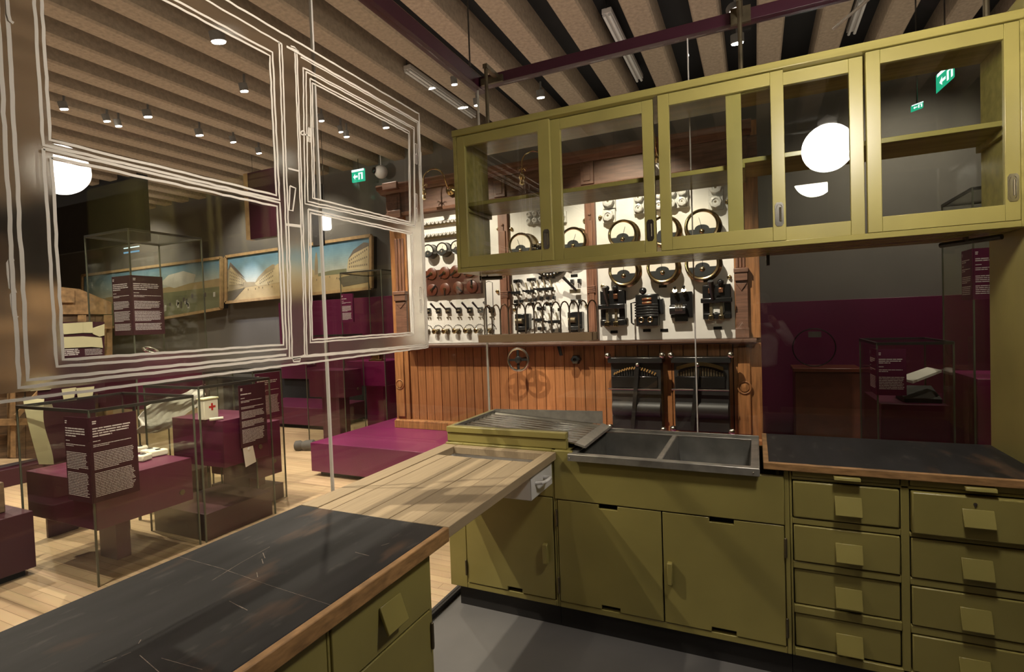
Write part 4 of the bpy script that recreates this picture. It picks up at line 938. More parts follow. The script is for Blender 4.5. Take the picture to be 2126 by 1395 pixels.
MB().cyl((x, 2.595, z), (x, 2.617, z), 0.03, n=12).build('shaft', 'iron', kb)
x, z = bp(1162, 728, 2.58)
MB().bar((x - 0.012, 2.58, z + 0.06), (x + 0.02, 2.57, z - 0.05), 0.03, 0.03, (0, 1, 0)).build('small_lever', 'bakelite', sb, bevel=0.004)
def controller(u0, v0, u1, v1, brassbar):
    (x0, z1), (x1, _) = bp(u0, v0, 2.45), bp(u1, v0, 2.45); z0 = bp(u0, v1, 2.45)[1]; xc = (x0 + x1)/2; w_, h_ = x1 - x0, z1 - z0
    t = MB().box(x0 + 0.02, x1 - 0.02, 2.47, 2.615, z0, z1 - 0.04).build('resistance_controller', 'blackpaint', sb, bevel=0.006)
    MB().box(x0, x1, 2.43, 2.615, z1 - 0.07, z1 - 0.02).build('top_bar', 'iron', t, bevel=0.004)
    for xx, zz in ((x0, z1), (x1, z1), (x0 + 0.005, z0 + 0.02), (x1 - 0.005, z0 + 0.02)):
        MB().sphere((xx, 2.44, zz), 0.03, 16, 10).build('corner_ball', 'chrome', t)
    MB().cyl((x0, 2.435, z0 + h_*0.55), (x1 - 0.02, 2.435, z0 + h_*0.55), 0.008, n=10).build('cross_rod', 'chrome', t)
    MB().box(x0 + 0.03, x1 - 0.05, 2.452, 2.4695, z0 + h_*0.57, z0 + h_*0.72).build('front_cover', 'bakelite', t, bevel=0.004)
    MB().cyl((x0 + 0.03, 2.5, z0 + h_*0.28), (x1 - 0.03, 2.5, z0 + h_*0.28), 0.075, n=24).build('drum', 'blackpaint', t)
    N = 17
    for k in range(N):
        f = k/(N - 1); xx = x0 + w_*(0.12 + 0.74*f); zz = z0 + h_*(0.76 + 0.075*math.sin(PI*f))
        MB().box(xx - 0.007, xx + 0.007, 2.45, 2.4695, z0 + h_*0.725, zz).build('contact_finger', 'gap_metal' if brassbar else 'iron', t)
        if not brassbar: MB().bar((xx - 0.005, 2.448, zz - 0.012), (xx + 0.012, 2.44, zz + 0.012), 0.012, 0.012, (0, 1, 0)).build('contact', 'brass', t)
    if brassbar:
        m = MB(); n_ = 16
        top = [(x0 + w_*(0.1 + 0.78*i/n_), z0 + h_*(0.835 + 0.075*math.sin(PI*(0.06 + 0.88*i/n_)))) for i in range(n_ + 1)]
        vs = [(a, 2.42, b) for a, b in top] + [(a, 2.42, b - 0.032) for a, b in top] + [(a, 2.447, b) for a, b in top] + [(a, 2.447, b - 0.032) for a, b in top]; k1 = n_ + 1
        fs = []
        for i in range(n_): fs += [(i, i + 1, k1 + i + 1, k1 + i), (2*k1 + i, 3*k1 + i, 3*k1 + i + 1, 2*k1 + i + 1), (i, 2*k1 + i, 2*k1 + i + 1, i + 1), (k1 + i, k1 + i + 1, 3*k1 + i + 1, 3*k1 + i)]
        fs += [(0, k1, 3*k1, 2*k1), (n_, 2*k1 + n_, 3*k1 + n_, k1 + n_)]
        m.add(vs, fs); m.build('brass_arc', 'brass', t)
    xa_ = xc + (0.03 if not brassbar else -0.02)
    MB().bar((xa_, 2.43, z1 - 0.08), (xa_ - 0.06, 2.42, z0 + 0.02), 0.035, 0.02, (0, 1, 0)).build('control_arm', 'iron', t)
    MB().sphere((xa_, 2.425, z1 - 0.085), 0.02, 12, 8).build('arm_knob', 'chrome', t)
controller(1262, 738, 1375, 890, False); controller(1393, 737, 1517, 894, True)
# ------------------------------------------------------------------ museum around the kitchen
dp = thing('display_platform', 'low aubergine display platform under the switchboard', 'platform', (-0.7, 2.4, 0))
MB().box(-3.0, 1.55, 1.66, 3.2, 0.05, 0.35).build('platform_body', 'platform', dp, bevel=0.003)
MB().box(-2.93, 1.5, 1.72, 3.15, 0.0, 0.0495).build('toe_kick', 'slab', dp)
def text_rows(mb, o, ax, up, nrm, w, rows, z0):
    """printed text lines, as word-length dashes; o = left top corner, ax = reading direction"""
    o, ax, up, nrm = Vector(o), Vector(ax), Vector(up), Vector(nrm)
    for (dz, size, frac) in rows:
        x = 0.0; end = w*frac*random.uniform(0.9, 1.0)
        while x < end - 0.004:
            l = min(random.uniform(0.012, 0.05)*size/0.006, end - x)
            p = o + ax*x - up*dz + nrm*0.0004; a, b = ax*l, up*size
            mb.add([p, p + a, p + a + b, p + b], [(0, 1, 2, 3)]); x += l + size*0.55
def rows_for(h, head=3, hs=0.0078, body=0.0043, paras=(9, 12)):
    r = [(0.030, 0.007, 0.1), (0.042, 0.007, 0.09)]; z = 0.075
    for k in range(head): r.append((z, hs, 0.95 if k < head - 1 else 0.5)); z += hs*2.0
    z += 0.014; r.append((z, 0.005, 0.2)); z += 0.022
    for k in range(2): r.append((z, body, 1.0 if k == 0 else 0.4)); z += body*2.3
    z += 0.03
    for n in paras:
        for k in range(n):
            r.append((z, body, 1.0 if k < n - 1 else 0.6)); z += body*2.35
        z += 0.016
    return [q for q in r if q[0] < h - 0.035]
def text_panel(label, xc, yc, z0, z1, wl, wr, head=3, paras=(9, 12), m='purple_dk'):
    """plate folded round the corner (xc, yc) of a showcase: left wing faces -y, right wing faces +x"""
    t = thing('text_panel', label, 'sign', (xc, yc, z0), 'folded text panels of the showcases')
    if wl:
        MB().box(xc - wl, xc + 0.004, yc - 0.006, yc, z0, z1).build('left_wing', m, t)
        q = MB(); text_rows(q, (xc - wl + 0.012, yc - 0.006, z1), (1, 0, 0), (0, 0, 1), (0, -1, 0), wl - 0.03, rows_for(z1 - z0, head, paras=paras), 0)
        o = q.build('printed_text', 'print', t, smooth=False); o['kind'] = 'stuff'
    if wr:
        MB().box(xc, xc + 0.006, yc + (0.0 if not wl else -0.0), yc + wr, z0, z1).build('right_wing', m, t)
        q = MB(); text_rows(q, (xc + 0.006, yc + 0.015, z1), (0, 1, 0), (0, 0, 1), (1, 0, 0), wr - 0.035, rows_for(z1 - z0, head, paras=paras), 0)
        o = q.build('printed_text', 'print', t, smooth=False); o['kind'] = 'stuff'
    return t
def showcase(name, label, x0, x1, y0, y1, h, box=None, low=None, leg=None, z0=0.001, bm='purple', top=True):
    t = thing(name, label, 'showcase', ((x0 + x1)/2, (y0 + y1)/2, z0), 'glass showcases of the exhibition')
    g = 0.008
    for (a, b, c, d) in ((x0, x1, y0, y0 + g), (x0, x1, y1 - g, y1), (x0, x0 + g, y0 + g, y1 - g), (x1 - g, x1, y0 + g, y1 - g)):
        MB().box(a, b, c, d, z0, h - 0.012).build('pane', 'glass_case', t, smooth=False)
    if top: MB().box(x0, x1, y0, y1, h - 0.0115, h - 0.002).build('top_pane', 'glass_case', t, smooth=False)
    for (x, y) in ((x0, y0), (x1, y0), (x0, y1), (x1, y1)):
        MB().box(x - 0.005, x + 0.005, y - 0.005, y + 0.005, z0, h - 0.001).build('corner_edge', 'caseedge', t)
    for (p, q) in (((x0, y0), (x1, y0)), ((x1, y0), (x1, y1)), ((x0, y1), (x1, y1)), ((x0, y0), (x0, y1))):
        MB().bar((*p, h - 0.006), (*q, h - 0.006), 0.014, 0.02).build('top_rail', 'caserail', t)
    if box:
        MB().box(x0 + 0.02, x1 - 0.02, y0 + (box[2] if len(box) > 2 else 0.02), y1 - 0.02, box[0], box[1]).build('display_box', bm, t, bevel=0.003)
        MB().lathe([(0.02, 0), (0.018, 0.006), (0.008, 0.007)], (x1 - 0.0198, y1 - 0.1, (box[0]*0.75 + box[1]*0.25)), (1, 0, 0), 16).build('lock', 'gap_metal', t)
    if leg: MB().box(*leg, z0, box[0] - 0.0005).build('leg', bm, t)
    if low: MB().box(x0 + 0.015, x1 - 0.015, y0 + 0.015, y1 - 0.015, z0, low).build('base_box', 'purple_dk', t, bevel=0.003)
    return t
AX, AY = -2.44, -0.612
showcase('showcase', 'glass showcase nearest the black left worktop with an aubergine box holding small ivory blocks', -3.30, AX, AY, 0.045, 1.095, (0.34, 0.645), None, (-2.95, -2.75, -0.34, -0.25))
text_panel('large folded dark text panel on the front corner of the nearest showcase', AX + 0.008, AY - 0.008, 0.525, 1.052, 0.262, 0.268, 4, (11, 18))
BY0, BY1 = 0.085, 0.70
showcase('showcase', 'glass showcase behind the nearest one with a red cross tin on its aubergine box', -3.08, -2.43, BY0, BY1, 1.15, (0.50, 0.865, 0.19), 0.20)
text_panel('narrow dark text panel with a white sheet below it on the second showcase', -2.422, 0.40, 0.625, 1.118, 0, 0.245, 1, (2, 6, 5, 11, 7))
nt_ = thing('paper_notice', 'blank white paper sheet taped below the narrow dark text panel', 'paper', (-2.42, 0.46, 0.48))
MB().prism([(0.415, 0.622), (0.505, 0.632), (0.53, 0.488), (0.432, 0.468)], 'x', -2.4205, -2.4185).build('sheet', 'cloth', nt_)
MB().lathe([(0.016, 0), (0.014, 0.006), (1e-5, 0.01)], (-2.4183, 0.47, 0.605), (1, 0, 0), 14).build('knob', 'white', nt_)
GX0 = -2.70
showcase('showcase', 'slim glass showcase with an aubergine box, third behind the black left worktop', -3.35, GX0, 0.76, 1.06, 1.19, (0.24, 0.72), 0.14, (-3.2, -2.85, 0.8, 0.96))
text_panel('bright aubergine text panel half hidden behind the panel with the white sheet', GX0 + 0.008, 0.775, 0.755, 1.17, 0, 0.262, 3, (17, 19), 'purple')
TX, TY = -3.55, 0.30
showcase('tall_showcase', 'tall glass showcase behind the two low ones with a silver ring-shaped object inside', -4.20, TX, TY, 0.95, 2.455, (0.9, 1.34), 0.25, None)
text_panel('dark folded text panel high on the corner of the tall showcase', TX + 0.008, TY - 0.008, 1.548, 2.058, 0.26, 0.262, 4, (7, 9, 14))
showcase('low_showcase', 'glass showcase behind the platform with a small text panel', -4.28, -3.62, 2.87, 3.25, 1.45, (0.62, 0.98), None, (-4.1, -3.8, 2.95, 3.15))
text_panel('small text panel on the showcase behind the display platform', -4.27, 2.862, 1.02, 1.38, 0, 0.18, 1, (10, 9), 'purple')
showcase('clock_showcase', 'glass showcase left of the switchboard with a gilt clock on a magenta box', -4.05, -3.33, 3.35, 3.95, 2.32, (0.72, 1.06), None, (-3.8, -3.5, 3.5, 3.8), bm='magenta')
text_panel('small aubergine text panel on the showcase beside the switchboard', -3.84, 3.342, 1.62, 2.02, 0.2, 0.02, 1, (8, 10), 'purple')
EX0, EY0 = 2.062, 2.1
showcase('book_showcase', 'glass showcase beyond the right worktop with an open white book', EX0, 2.50, EY0, 2.78, 1.30, (0.3, 0.86), None, None, bm='purple')
# folded panel on the left front corner of the book showcase
t = thing('text_panel', 'folded aubergine text panel on the corner of the showcase with the open book', 'sign', (EX0, EY0, 0.92), 'folded text panels of the showcases')
MB().box(EX0, 2.232, EY0 - 0.008, EY0 - 0.002, 0.925, 1.255).build('right_wing', 'purple', t)
q = MB(); text_rows(q, (EX0 + 0.008, EY0 - 0.008, 1.255), (1, 0, 0), (0, 0, 1), (0, -1, 0), 0.15, rows_for(0.33, 3, 0.0065, 0.005, (9, 7, 9)), 0)
o = q.build('printed_text', 'print', t, smooth=False); o['kind'] = 'stuff'
MB().box(EX0 - 0.008, EX0 - 0.002, EY0 - 0.008, EY0 + 0.22, 0.925, 1.255).build('left_wing', 'purple', t)
q = MB(); text_rows(q, (EX0 - 0.008, EY0 + 0.21, 1.255), (0, -1, 0), (0, 0, 1), (-1, 0, 0), 0.19, rows_for(0.33, 3, 0.0065, 0.005, (9, 7, 9)), 0)
o = q.build('printed_text', 'print', t, smooth=False); o['kind'] = 'stuff'
FX0, FY0 = 2.64, 2.2
showcase('tall_showcase', 'tall glass showcase with a magenta box beside the green tall cabinet', FX0, 3.25, FY0, 2.85, 2.35, (0.45, 1.035), None, None, bm='magenta')
t = thing('text_panel', 'folded aubergine text panel high up beside the green tall cabinet', 'sign', (FX0, FY0, 1.58), 'folded text panels of the showcases')
MB().box(FX0, FX0 + 0.2, FY0 - 0.008, FY0 - 0.002, 1.585, 1.935).build('right_wing', 'purple', t)
q = MB(); text_rows(q, (FX0 + 0.008, FY0 - 0.008, 1.935), (1, 0, 0), (0, 0, 1), (0, -1, 0), 0.17, rows_for(0.35, 2, 0.0065, 0.0055, (4, 9, 7)), 0)
o = q.build('printed_text', 'print', t, smooth=False); o['kind'] = 'stuff'
MB().box(FX0 - 0.008, FX0 - 0.002, FY0 - 0.008, FY0 + 0.2, 1.585, 1.935).build('left_wing', 'purple', t)
q = MB(); text_rows(q, (FX0 - 0.008, FY0 + 0.19, 1.935), (0, -1, 0), (0, 0, 1), (-1, 0, 0), 0.17, rows_for(0.35, 2, 0.0065, 0.0055, (4, 9, 7)), 0)
o = q.build('printed_text', 'print', t, smooth=False); o['kind'] = 'stuff'

# exhibits
def item(name, label, cat, loc, group=None): return thing(name, label, cat, loc, group)
blk = [(-2.60, -0.40, 0.09, 'ivory block lying in front of the others'), (-2.66, -0.27, 0.11, 'ivory block with a dark mark'), (-2.58, -0.20, 0.12, 'ivory block farthest to the right'), (-2.72, -0.40, 0.10, 'ivory block at the back of the pile')]
for k, (x, y, l, nm) in enumerate(blk):
    p = at(*((298, 952), (312, 940), (328, 942), (291, 935))[k], z=0.66); x, y = p.x, p.y
    o = item('ivory_block', nm + ' on the box in the nearest showcase', 'block', (x, y, 0.646), 'ivory blocks in the nearest showcase'); o.rotation_euler.z = 0.3 - 0.25*k
    MB().box(-0.035, 0.035, -l/2, l/2, 0, 0.045).build('body', 'paper', o, bevel=0.01, off=Vector((0, 0, 0)))
    MB().box(-0.02, 0.012, -0.012, 0.016, 0.0455, 0.049).build('mark', 'dark', o, off=Vector((0, 0, 0)))
o = item('first_aid_tin', 'cream tin with a red cross on the box of the second showcase', 'tin', (-2.66, 0.31, 0.866))
MB().box(-2.70, -2.62, 0.25, 0.37, 0.866, 1.02).build('body', 'paper', o, bevel=0.006)
MB().box(-2.705, -2.615, 0.245, 0.375, 1.0205, 1.035).build('lid', 'cream', o, bevel=0.004)
q = MB(); q.box(-2.6198, -2.6185, 0.29, 0.345, 0.955, 0.971).box(-2.6198, -2.6186, 0.309, 0.325, 0.935, 0.991); q.build('red_cross', 'red', o)
o = item('bandage_roll', 'small cream bandage roll lying before the red cross tin', 'bandage', (-2.53, 0.27, 0.866))
MB().cyl((-2.55, 0.24, 0.878), (-2.50, 0.32, 0.878), 0.012, n=12).build('roll', 'paper', o)
# draped white garment behind the nearest showcase
gm = item('white_garment', 'crumpled white garment hanging slanted behind the nearest showcase', 'garment', (-3.6, 0.1, 0.6))
q = MB(); NU, NV = 34, 16; vs = []; fs = []
A_, B_, C_, D_ = at(428, 800, x=-3.4), at(300, 842, x=-3.4), at(283, 905, x=-3.4), at(415, 835, x=-3.4)
random.seed(3); ph = [random.uniform(0, 6) for _ in range(8)]
for side in (0, 1):
    for i in range(NU + 1):
        for j in range(NV + 1):
            u, v = i/NU, j/NV; p = (A_*(1 - u) + B_*u)*(1 - v) + (D_*(1 - u) + C_*u)*v
            p = p + Vector((0, 0, -0.07*math.sin(PI*u)*v + 0.012*math.sin(9*u + 4*v + ph[0])))
            d = 0.026*math.sin(9*v + 5*u + ph[1]) + 0.012*math.sin(17*u + 11*v + ph[2]) + 0.005*math.sin(31*v - 17*u + ph[3])
            vs.append(p + Vector((d - 0.012*side, 0, 0)))
K = (NU + 1)*(NV + 1)
for i in range(NU):
    for j in range(NV):
        a = i*(NV + 1) + j; f = (a, a + 1, a + NV + 2, a + NV + 1); fs += [f, tuple(K + k for k in f[::-1])]
for i in range(NU):
    for j in (0, NV): a = i*(NV + 1) + j; b = a + NV + 1; fs.append((a, b, K + b, K + a))
for j in range(NV):
    for i in (0, NU): a = i*(NV + 1) + j; fs.append((a, a + 1, K + a + 1, K + a))
q.add(vs, fs); q.build('cloth', 'cloth', gm)
MB().cyl((-3.43, 0.2, 0.001), (-3.43, 0.2, 1.0), 0.012, n=8).build('stand', 'caserail', gm)
# hanging cream paper strip
st = item('paper_banner', 'long curled cream paper strip hanging at the left behind the showcase', 'banner', (-3.35, -0.6, 0.66))
vs = []; fs = []; q = MB()
for i in range(21):
    t_ = i/20; v = 828 + 136*t_; ul = 48 + 33*t_**1.2 + (4 if 0.6 < t_ < 0.8 else 0)*0; ur = 92 - 6*math.sin(t_*5) + 14*t_
    a, b = at(ul, v, x=-3.45 + 0.06*math.sin(t_*4)), at(ur, v, x=-3.45 + 0.03*math.cos(t_*4)); vs += [a, b, a + Vector((-0.003, 0, 0)), b + Vector((-0.003, 0, 0))]
for i in range(20):
    o_ = 4*i; e = o_ + 4; fs += [(o_, o_ + 1, e + 1, e), (o_ + 2, e + 2, e + 3, o_ + 3), (o_, e, e + 2, o_ + 2), (o_ + 1, o_ + 3, e + 3, e + 1)]
fs += [(0, 2, 3, 1), (80, 81, 83, 82)]; q.add(vs, fs); q.build('strip', 'cream', st)
MB().cyl(at(48, 826, x=-3.44), at(100, 826, x=-3.44), 0.008, n=8).build('hanging_bar', 'caserail', st)
MB().cyl(at(52, 826, x=-3.44), at(52, 826, x=-3.44) + Vector((0, 0, 3.0)), 0.002, n=6).build('wire', 'iron', st)
# leaflet board with cream sheets
def poly_board(label, x, px, z_off=0.0):
    pass
lb = item('leaflet_board', 'aubergine board with curling cream sheets and white print, left of the tall showcase', 'board', (-3.75, -0.1, 1.2))
X = -3.75
def pxpoly(q, pts, x, th=0.004):
    P = [at(u, v, x=x) for u, v in pts]; n = len(P)
    q.add([tuple(p) for p in P] + [(p.x - th, p.y, p.z) for p in P], [tuple(range(n)), tuple(range(n, 2*n))[::-1]] + [(i, (i + 1) % n, n + (i + 1) % n, n + i) for i in range(n)]); return q
pxpoly(MB(), [(110, 668), (217, 668), (217, 742), (110, 742)], X).build('board', 'purple_dk', lb)
pxpoly(MB(), [(123, 672), (172, 669), (172, 691), (133, 694)], X + 0.012).build('sheet', 'cream', lb, smooth=False)
pxpoly(MB(), [(172.3, 669), (192, 668), (193, 691), (172.3, 691)], X + 0.012).build('sheet', 'cream', lb, smooth=False)
pxpoly(MB(), [(193, 681), (217, 673), (217, 696), (207, 699), (193, 693)], X + 0.016).build('sheet', 'cream', lb, smooth=False)
pxpoly(MB(), [(122, 700), (172, 698), (211, 701), (214, 722), (190, 720), (130, 723)], X + 0.012).build('sheet', 'cream', lb, smooth=False)
q = MB(); p0 = at(124, 727, x=X + 0.001); text_rows(q, p0, (0, 1, 0), (0, 0, 1), (1, 0, 0), 0.15, [(0.004 + 0.014*k, 0.008, 0.9) for k in range(4)], 0)
p0 = at(176, 725, x=X + 0.001); text_rows(q, p0, (0, 1, 0), (0, 0, 1), (1, 0, 0), 0.13, [(0.004 + 0.011*k, 0.004, 1) for k in range(5)], 0)
o = q.build('printed_text', 'print', lb, smooth=False); o['kind'] = 'stuff'
MB().box(X - 0.03, X - 0.005, -0.18, 0.08, 0.001, 1.6).build('stand', 'purple_dk', lb)
lb2 = item('leaflet_board', 'low aubergine board with short cream tabs above the nearest showcase, half behind film', 'board', (-3.75, -0.25, 1.0))
pxpoly(MB(), [(78, 800), (218, 784), (218, 815), (78, 832)], X + 0.03).build('board', 'purple_dk', lb2)
for a in ((128, 808, 158, 829), (158, 806, 196, 827), (60, 790, 110, 812)):
    pxpoly(MB(), [(a[0], a[1]), (a[2], a[1] - 4), (a[2] - 4, a[3] - 4), (a[0] + 4, a[3])], X + 0.05).build('tab', 'cream', lb2, smooth=False)
MB().box(X, X + 0.024, -0.3, -0.1, 0.001, 1.15).build('stand', 'purple_dk', lb2)
# silver ring object in the tall showcase
rg = item('silver_ring', 'bright silver ring ornament on the box in the tall showcase', 'ornament', (-3.75, 0.55, 1.341))
MB().torus((-3.75, 0.55, 1.40), (0.5, 0.2, 1), 0.06, 0.012, 24, 8).build('ring', 'chrome', rg)
MB().lathe([(0.04, 0), (0.01, 0.01), (0.008, 0.03), (0.03, 0.045)], (-3.75, 0.55, 1.341), n=16).build('foot', 'chrome', rg)
# clock
ck = item('mantel_clock', 'small gilt mantel clock with a white dial on the magenta box', 'clock', (-3.6, 3.5, 1.061))
px_, py_ = -3.55, 3.46
MB().box(px_ - 0.11, px_ + 0.11, py_ - 0.05, py_ + 0.05, 1.061, 1.085).build('base', 'brass', ck, bevel=0.004)
MB().box(px_ - 0.065, px_ + 0.065, py_ - 0.04, py_ + 0.04, 1.0855, 1.26).build('case', 'brass', ck, bevel=0.01)
MB().lathe([(0.05, 0), (0.05, 0.008), (0.04, 0.009)], (px_ + 0.01, py_ - 0.0405, 1.2), (0, -1, 0), 24).build('dial', 'dial', ck)
MB().box(px_ - 0.12, px_ + 0.12, py_ - 0.06, py_ + 0.06, 1.2605, 1.28).build('top', 'paper', ck, bevel=0.004)
for dx in (-0.09, 0.09): MB().cyl((px_ + dx, py_, 1.0855), (px_ + dx, py_, 1.26), 0.012, n=10).build('column', 'brass', ck)
# open book
bk = item('open_book', 'open white book on a dark cradle in the showcase beyond the right worktop', 'book', (2.3, 2.4, 0.861))
P = [at(1865, 783, y=2.25), at(1925, 762, y=2.45), at(1955, 768, y=2.35), at(1895, 791, y=2.15)]
q = MB(); q.add([tuple(p) for p in P] + [(p.x, p.y, p.z - 0.018) for p in P], [(0, 1, 2, 3), (7, 6, 5, 4)] + [(i, (i + 1) % 4, 4 + (i + 1) % 4, 4 + i) for i in range(4)]); q.build('pages', 'cloth', bk, smooth=False)
MB().prism([(2.2, 0.861), (2.46, 0.861), (2.46, 0.955), (2.2, 0.89)], 'x', 2.24, 2.46).build('cradle', 'plinth', bk)
# chest and hoop modelled in place of reflections in the right glass
ch = item('chest_reflection', 'dim red-brown chest shape standing in for a reflection in the right glass', 'chest', (1.9, 4.1, 0))
a, b = at(1650, 766, y=3.9), at(1785, 760, y=3.9)
MB().box(a.x, b.x, 3.9, 4.3, 0.001, a.z - 0.03).build('body', 'brownplate', ch, bevel=0.006)
MB().box(a.x - 0.02, b.x + 0.02, 3.88, 4.32, a.z - 0.029, a.z + 0.01).build('lid', 'redbrown', ch, bevel=0.006)
gg = item('hoop_reflection', 'thin round hoop standing in for a reflection above the chest shape', 'hoop', (1.7, 4.0, a.z + 0.011))
c_ = at(1690, 733, y=4.0); MB().torus((c_.x, 4.0, a.z + 0.011 + 0.21), (0, 1, 0), 0.2, 0.006, 36, 8).build('hoop', 'iron', gg)
MB().box(c_.x - 0.05, c_.x + 0.07, 3.99, 4.0, a.z + 0.33, a.z + 0.39).build('tag', 'grip', gg)
# grey sandbag / cable cover on the floor
fb = item('floor_bag', 'small grey-brown rolled bag on the wood floor left of the platform', 'bag', (-4.3, 2.6, 0))
p, q_ = at(611, 927, z=0.05), at(648, 926, z=0.05)
MB().lathe([(0.02, 0), (0.06, 0.02), (0.065, 0.08), (0.05, 0.11), (0.065, 0.15), (0.07, 0.25), (0.02, 0.3)], (p.x, p.y, 0.062), (q_ - p), 14).build('roll', 'grip', fb)
# dark platform with a timber frame at the far left
lp = item('exhibit_platform', 'long low dark aubergine platform at the left edge', 'platform', (-4.2, -1.4, 0))
MB().box(-5.6, -3.05, -3.0, -0.66, 0.05, 0.42).build('platform_body', 'purple_dk', lp, bevel=0.004)
MB().box(-5.55, -3.1, -2.95, -0.7, 0.001, 0.0495).build('toe_kick', 'slab', lp)
tf = item('timber_frame', 'old brown timber frame with braces and a boarded gable standing on the dark platform', 'frame', (-4.3, -1.0, 0.421))
for (x, y) in ((-5.2, -2.2), (-5.2, -0.8), (-3.6, -2.2), (-3.6, -0.8)):
    MB().box(x - 0.07, x + 0.07, y - 0.07, y + 0.07, 0.421, 1.75).build('post', 'oldwood', tf, bevel=0.006)
for (p, q_) in (((-3.6, -2.2, 1.7), (-3.6, -0.8, 1.7)), ((-5.2, -0.8, 1.7), (-3.6, -0.8, 1.7)), ((-5.2, -2.2, 1.7), (-5.2, -0.8, 1.7)), ((-3.6, -2.2, 0.95), (-3.6, -0.8, 0.95)), ((-5.2, -0.8, 0.6), (-3.6, -0.8, 0.6))):
    MB().bar(p, q_, 0.12, 0.12).build('beam', 'oldwood', tf, bevel=0.006)
for (p, q_) in (((-3.6, -0.85, 1.2), (-3.6, -1.35, 1.66)), ((-3.6, -2.15, 1.2), (-3.6, -1.65, 1.66)), ((-3.65, -0.8, 1.15), (-4.15, -0.8, 1.66))):
    MB().bar(p, q_, 0.09, 0.09).build('brace', 'oldwood', tf)
MB().box(-5.0, -3.2, -2.6, -0.74, 0.4215, 0.62).build('chest', 'oldwood', tf, bevel=0.006)
for k in range(7):
    y = -2.3 + k*0.27; zt_ = 2.55 - abs(y + 0.9 - 0.1)*0.1 - 0.1*k*0.4
    MB().box(-3.7, -3.66, y, y + 0.262, 1.765, zt_).build('gable_board', 'oldwood', tf)
# far left ochre timber gable seen past the tall showcase
tg = item('model_gable', 'ochre wooden gable wall behind the tall showcase', 'model', (-6.2, 0.6, 0))
X = -6.0
def tgp(name, pts, dx, th, m): pxpoly(MB(), pts, X + dx, th).build(name, m, tg, smooth=False)
tgp('gable', [(60, 590), (110, 594), (165, 600), (232, 628), (232, 652), (60, 652)], 0, 0.15, 'timber')
for k in range(9):
    u = -90 + 36*k; tgp('wall_board', [(u, 654), (u + 35, 654), (u + 35, 952), (u, 952)], -0.02, 0.06, 'oldwood')
tgp('panel', [(122, 601), (155, 601), (155, 628), (122, 628)], 0.02, 0.015, 'timber')
for u in (-60, 20, 100, 168, 222): tgp('post', [(u, 654), (u + 11, 654), (u + 13, 950), (u + 2, 950)], 0.06, 0.07, 'timber')
for v in (672, 770, 868): tgp('beam', [(-90, v + 4), (232, v - 4), (232, v + 10), (-90, v + 18)], 0.09, 0.025, 'timber')
tgp('brace', [(112, 722), (150, 690), (158, 690), (120, 724)], 0.12, 0.025, 'timber'); tgp('brace', [(30, 862), (90, 800), (98, 802), (40, 866)], 0.12, 0.025, 'timber')
zb_ = at(100, 952, x=X).z
MB().box(X - 0.2, X + 0.12, at(-90, 900, x=X).y, at(236, 900, x=X).y, 0.001, zb_ - 0.002).build('plinth', 'purple_dk', tg, bevel=0.004)

# paintings on the back wall
YP = 4.46
def painting(label, c, group, right_side=False):
    (ul, vt), (ur, vt2), (_, vb), (_, vb2) = c
    tl, tr, bl_, brr = at(ul, vt, y=YP), at(ur, vt2, y=YP), at(ul, vb, y=YP), at(ur, vb2, y=YP)
    t = thing('panorama_painting', label, 'painting', ((tl.x + tr.x)/2, 4.6, bl_.z)); t['group'] = group
    f = 0.055
    def P(s, q, dy=0.0):
        top = tl*(1 - s) + tr*s; bot = bl_*(1 - s) + brr*s; p = top*(1 - q) + bot*q; return Vector((p.x, YP - dy, p.z))
    def poly(name, pts, m, lift):
        m_ = MB(); F = [P(s, q, lift) for s, q in pts]; n = len(F)
        m_.add(F + [Vector((p.x, p.y + 0.0015, p.z)) for p in F], [tuple(range(n)), tuple(range(n, 2*n))[::-1]] + [(i, (i + 1) % n, n + (i + 1) % n, n + i) for i in range(n)])
        return m_.build(name, m, t, smooth=False)
    q = MB(); cs = [P(0, 0), P(1, 0), P(1, 1), P(0, 1)]
    for i in range(4): q.bar(cs[i], cs[(i + 1) % 4], f, 0.05)
    q.build('frame', 'gilt', t)
    x0, x1, z0, z1 = min(tl.x, bl_.x), max(tr.x, brr.x), min(bl_.z, brr.z), max(tl.z, tr.z)
    m_ = MB(); F = [P(0, 0), P(1, 0), P(1, 1), P(0, 1)]
    m_.add([tuple(p + Vector((0, 0.004, 0))) for p in F] + [(p.x, 4.598, p.z) for p in F], [(0, 1, 2, 3), (7, 6, 5, 4)] + [(i, (i + 1) % 4, 4 + (i + 1) % 4, 4 + i) for i in range(4)])
    m_.build('box', 'plinth', t, smooth=False)
    sky = MB(); n = 10
    return t, poly
def paintmat(name, c): M[name] = mat(name, c, 0.6, 0.08, 5)
for nm, c in (('p_sky1', (0.13, 0.27, 0.38)), ('p_sky2', (0.22, 0.36, 0.43)), ('p_sky3', (0.36, 0.46, 0.46)), ('p_sky4', (0.52, 0.54, 0.46)), ('p_sand', (0.50, 0.39, 0.21)), ('p_sand2', (0.40, 0.31, 0.17)), ('p_wall', (0.56, 0.47, 0.28)), ('p_wall2', (0.36, 0.30, 0.19)), ('p_roof', (0.17, 0.145, 0.12)), ('p_shadow', (0.16, 0.14, 0.10)), ('p_green', (0.20, 0.21, 0.12)), ('p_cloud', (0.60, 0.60, 0.54)), ('p_fig', (0.10, 0.09, 0.08))): paintmat(nm, c)
t, poly = painting('long panorama painting of a wide sunlit square between pale town houses', ((470, 533), (771, 489), (472, 628), (771, 598)), None)
SK = [(0.12, 0.26, 0.38), (0.20, 0.35, 0.43), (0.36, 0.46, 0.45), (0.54, 0.54, 0.45)]
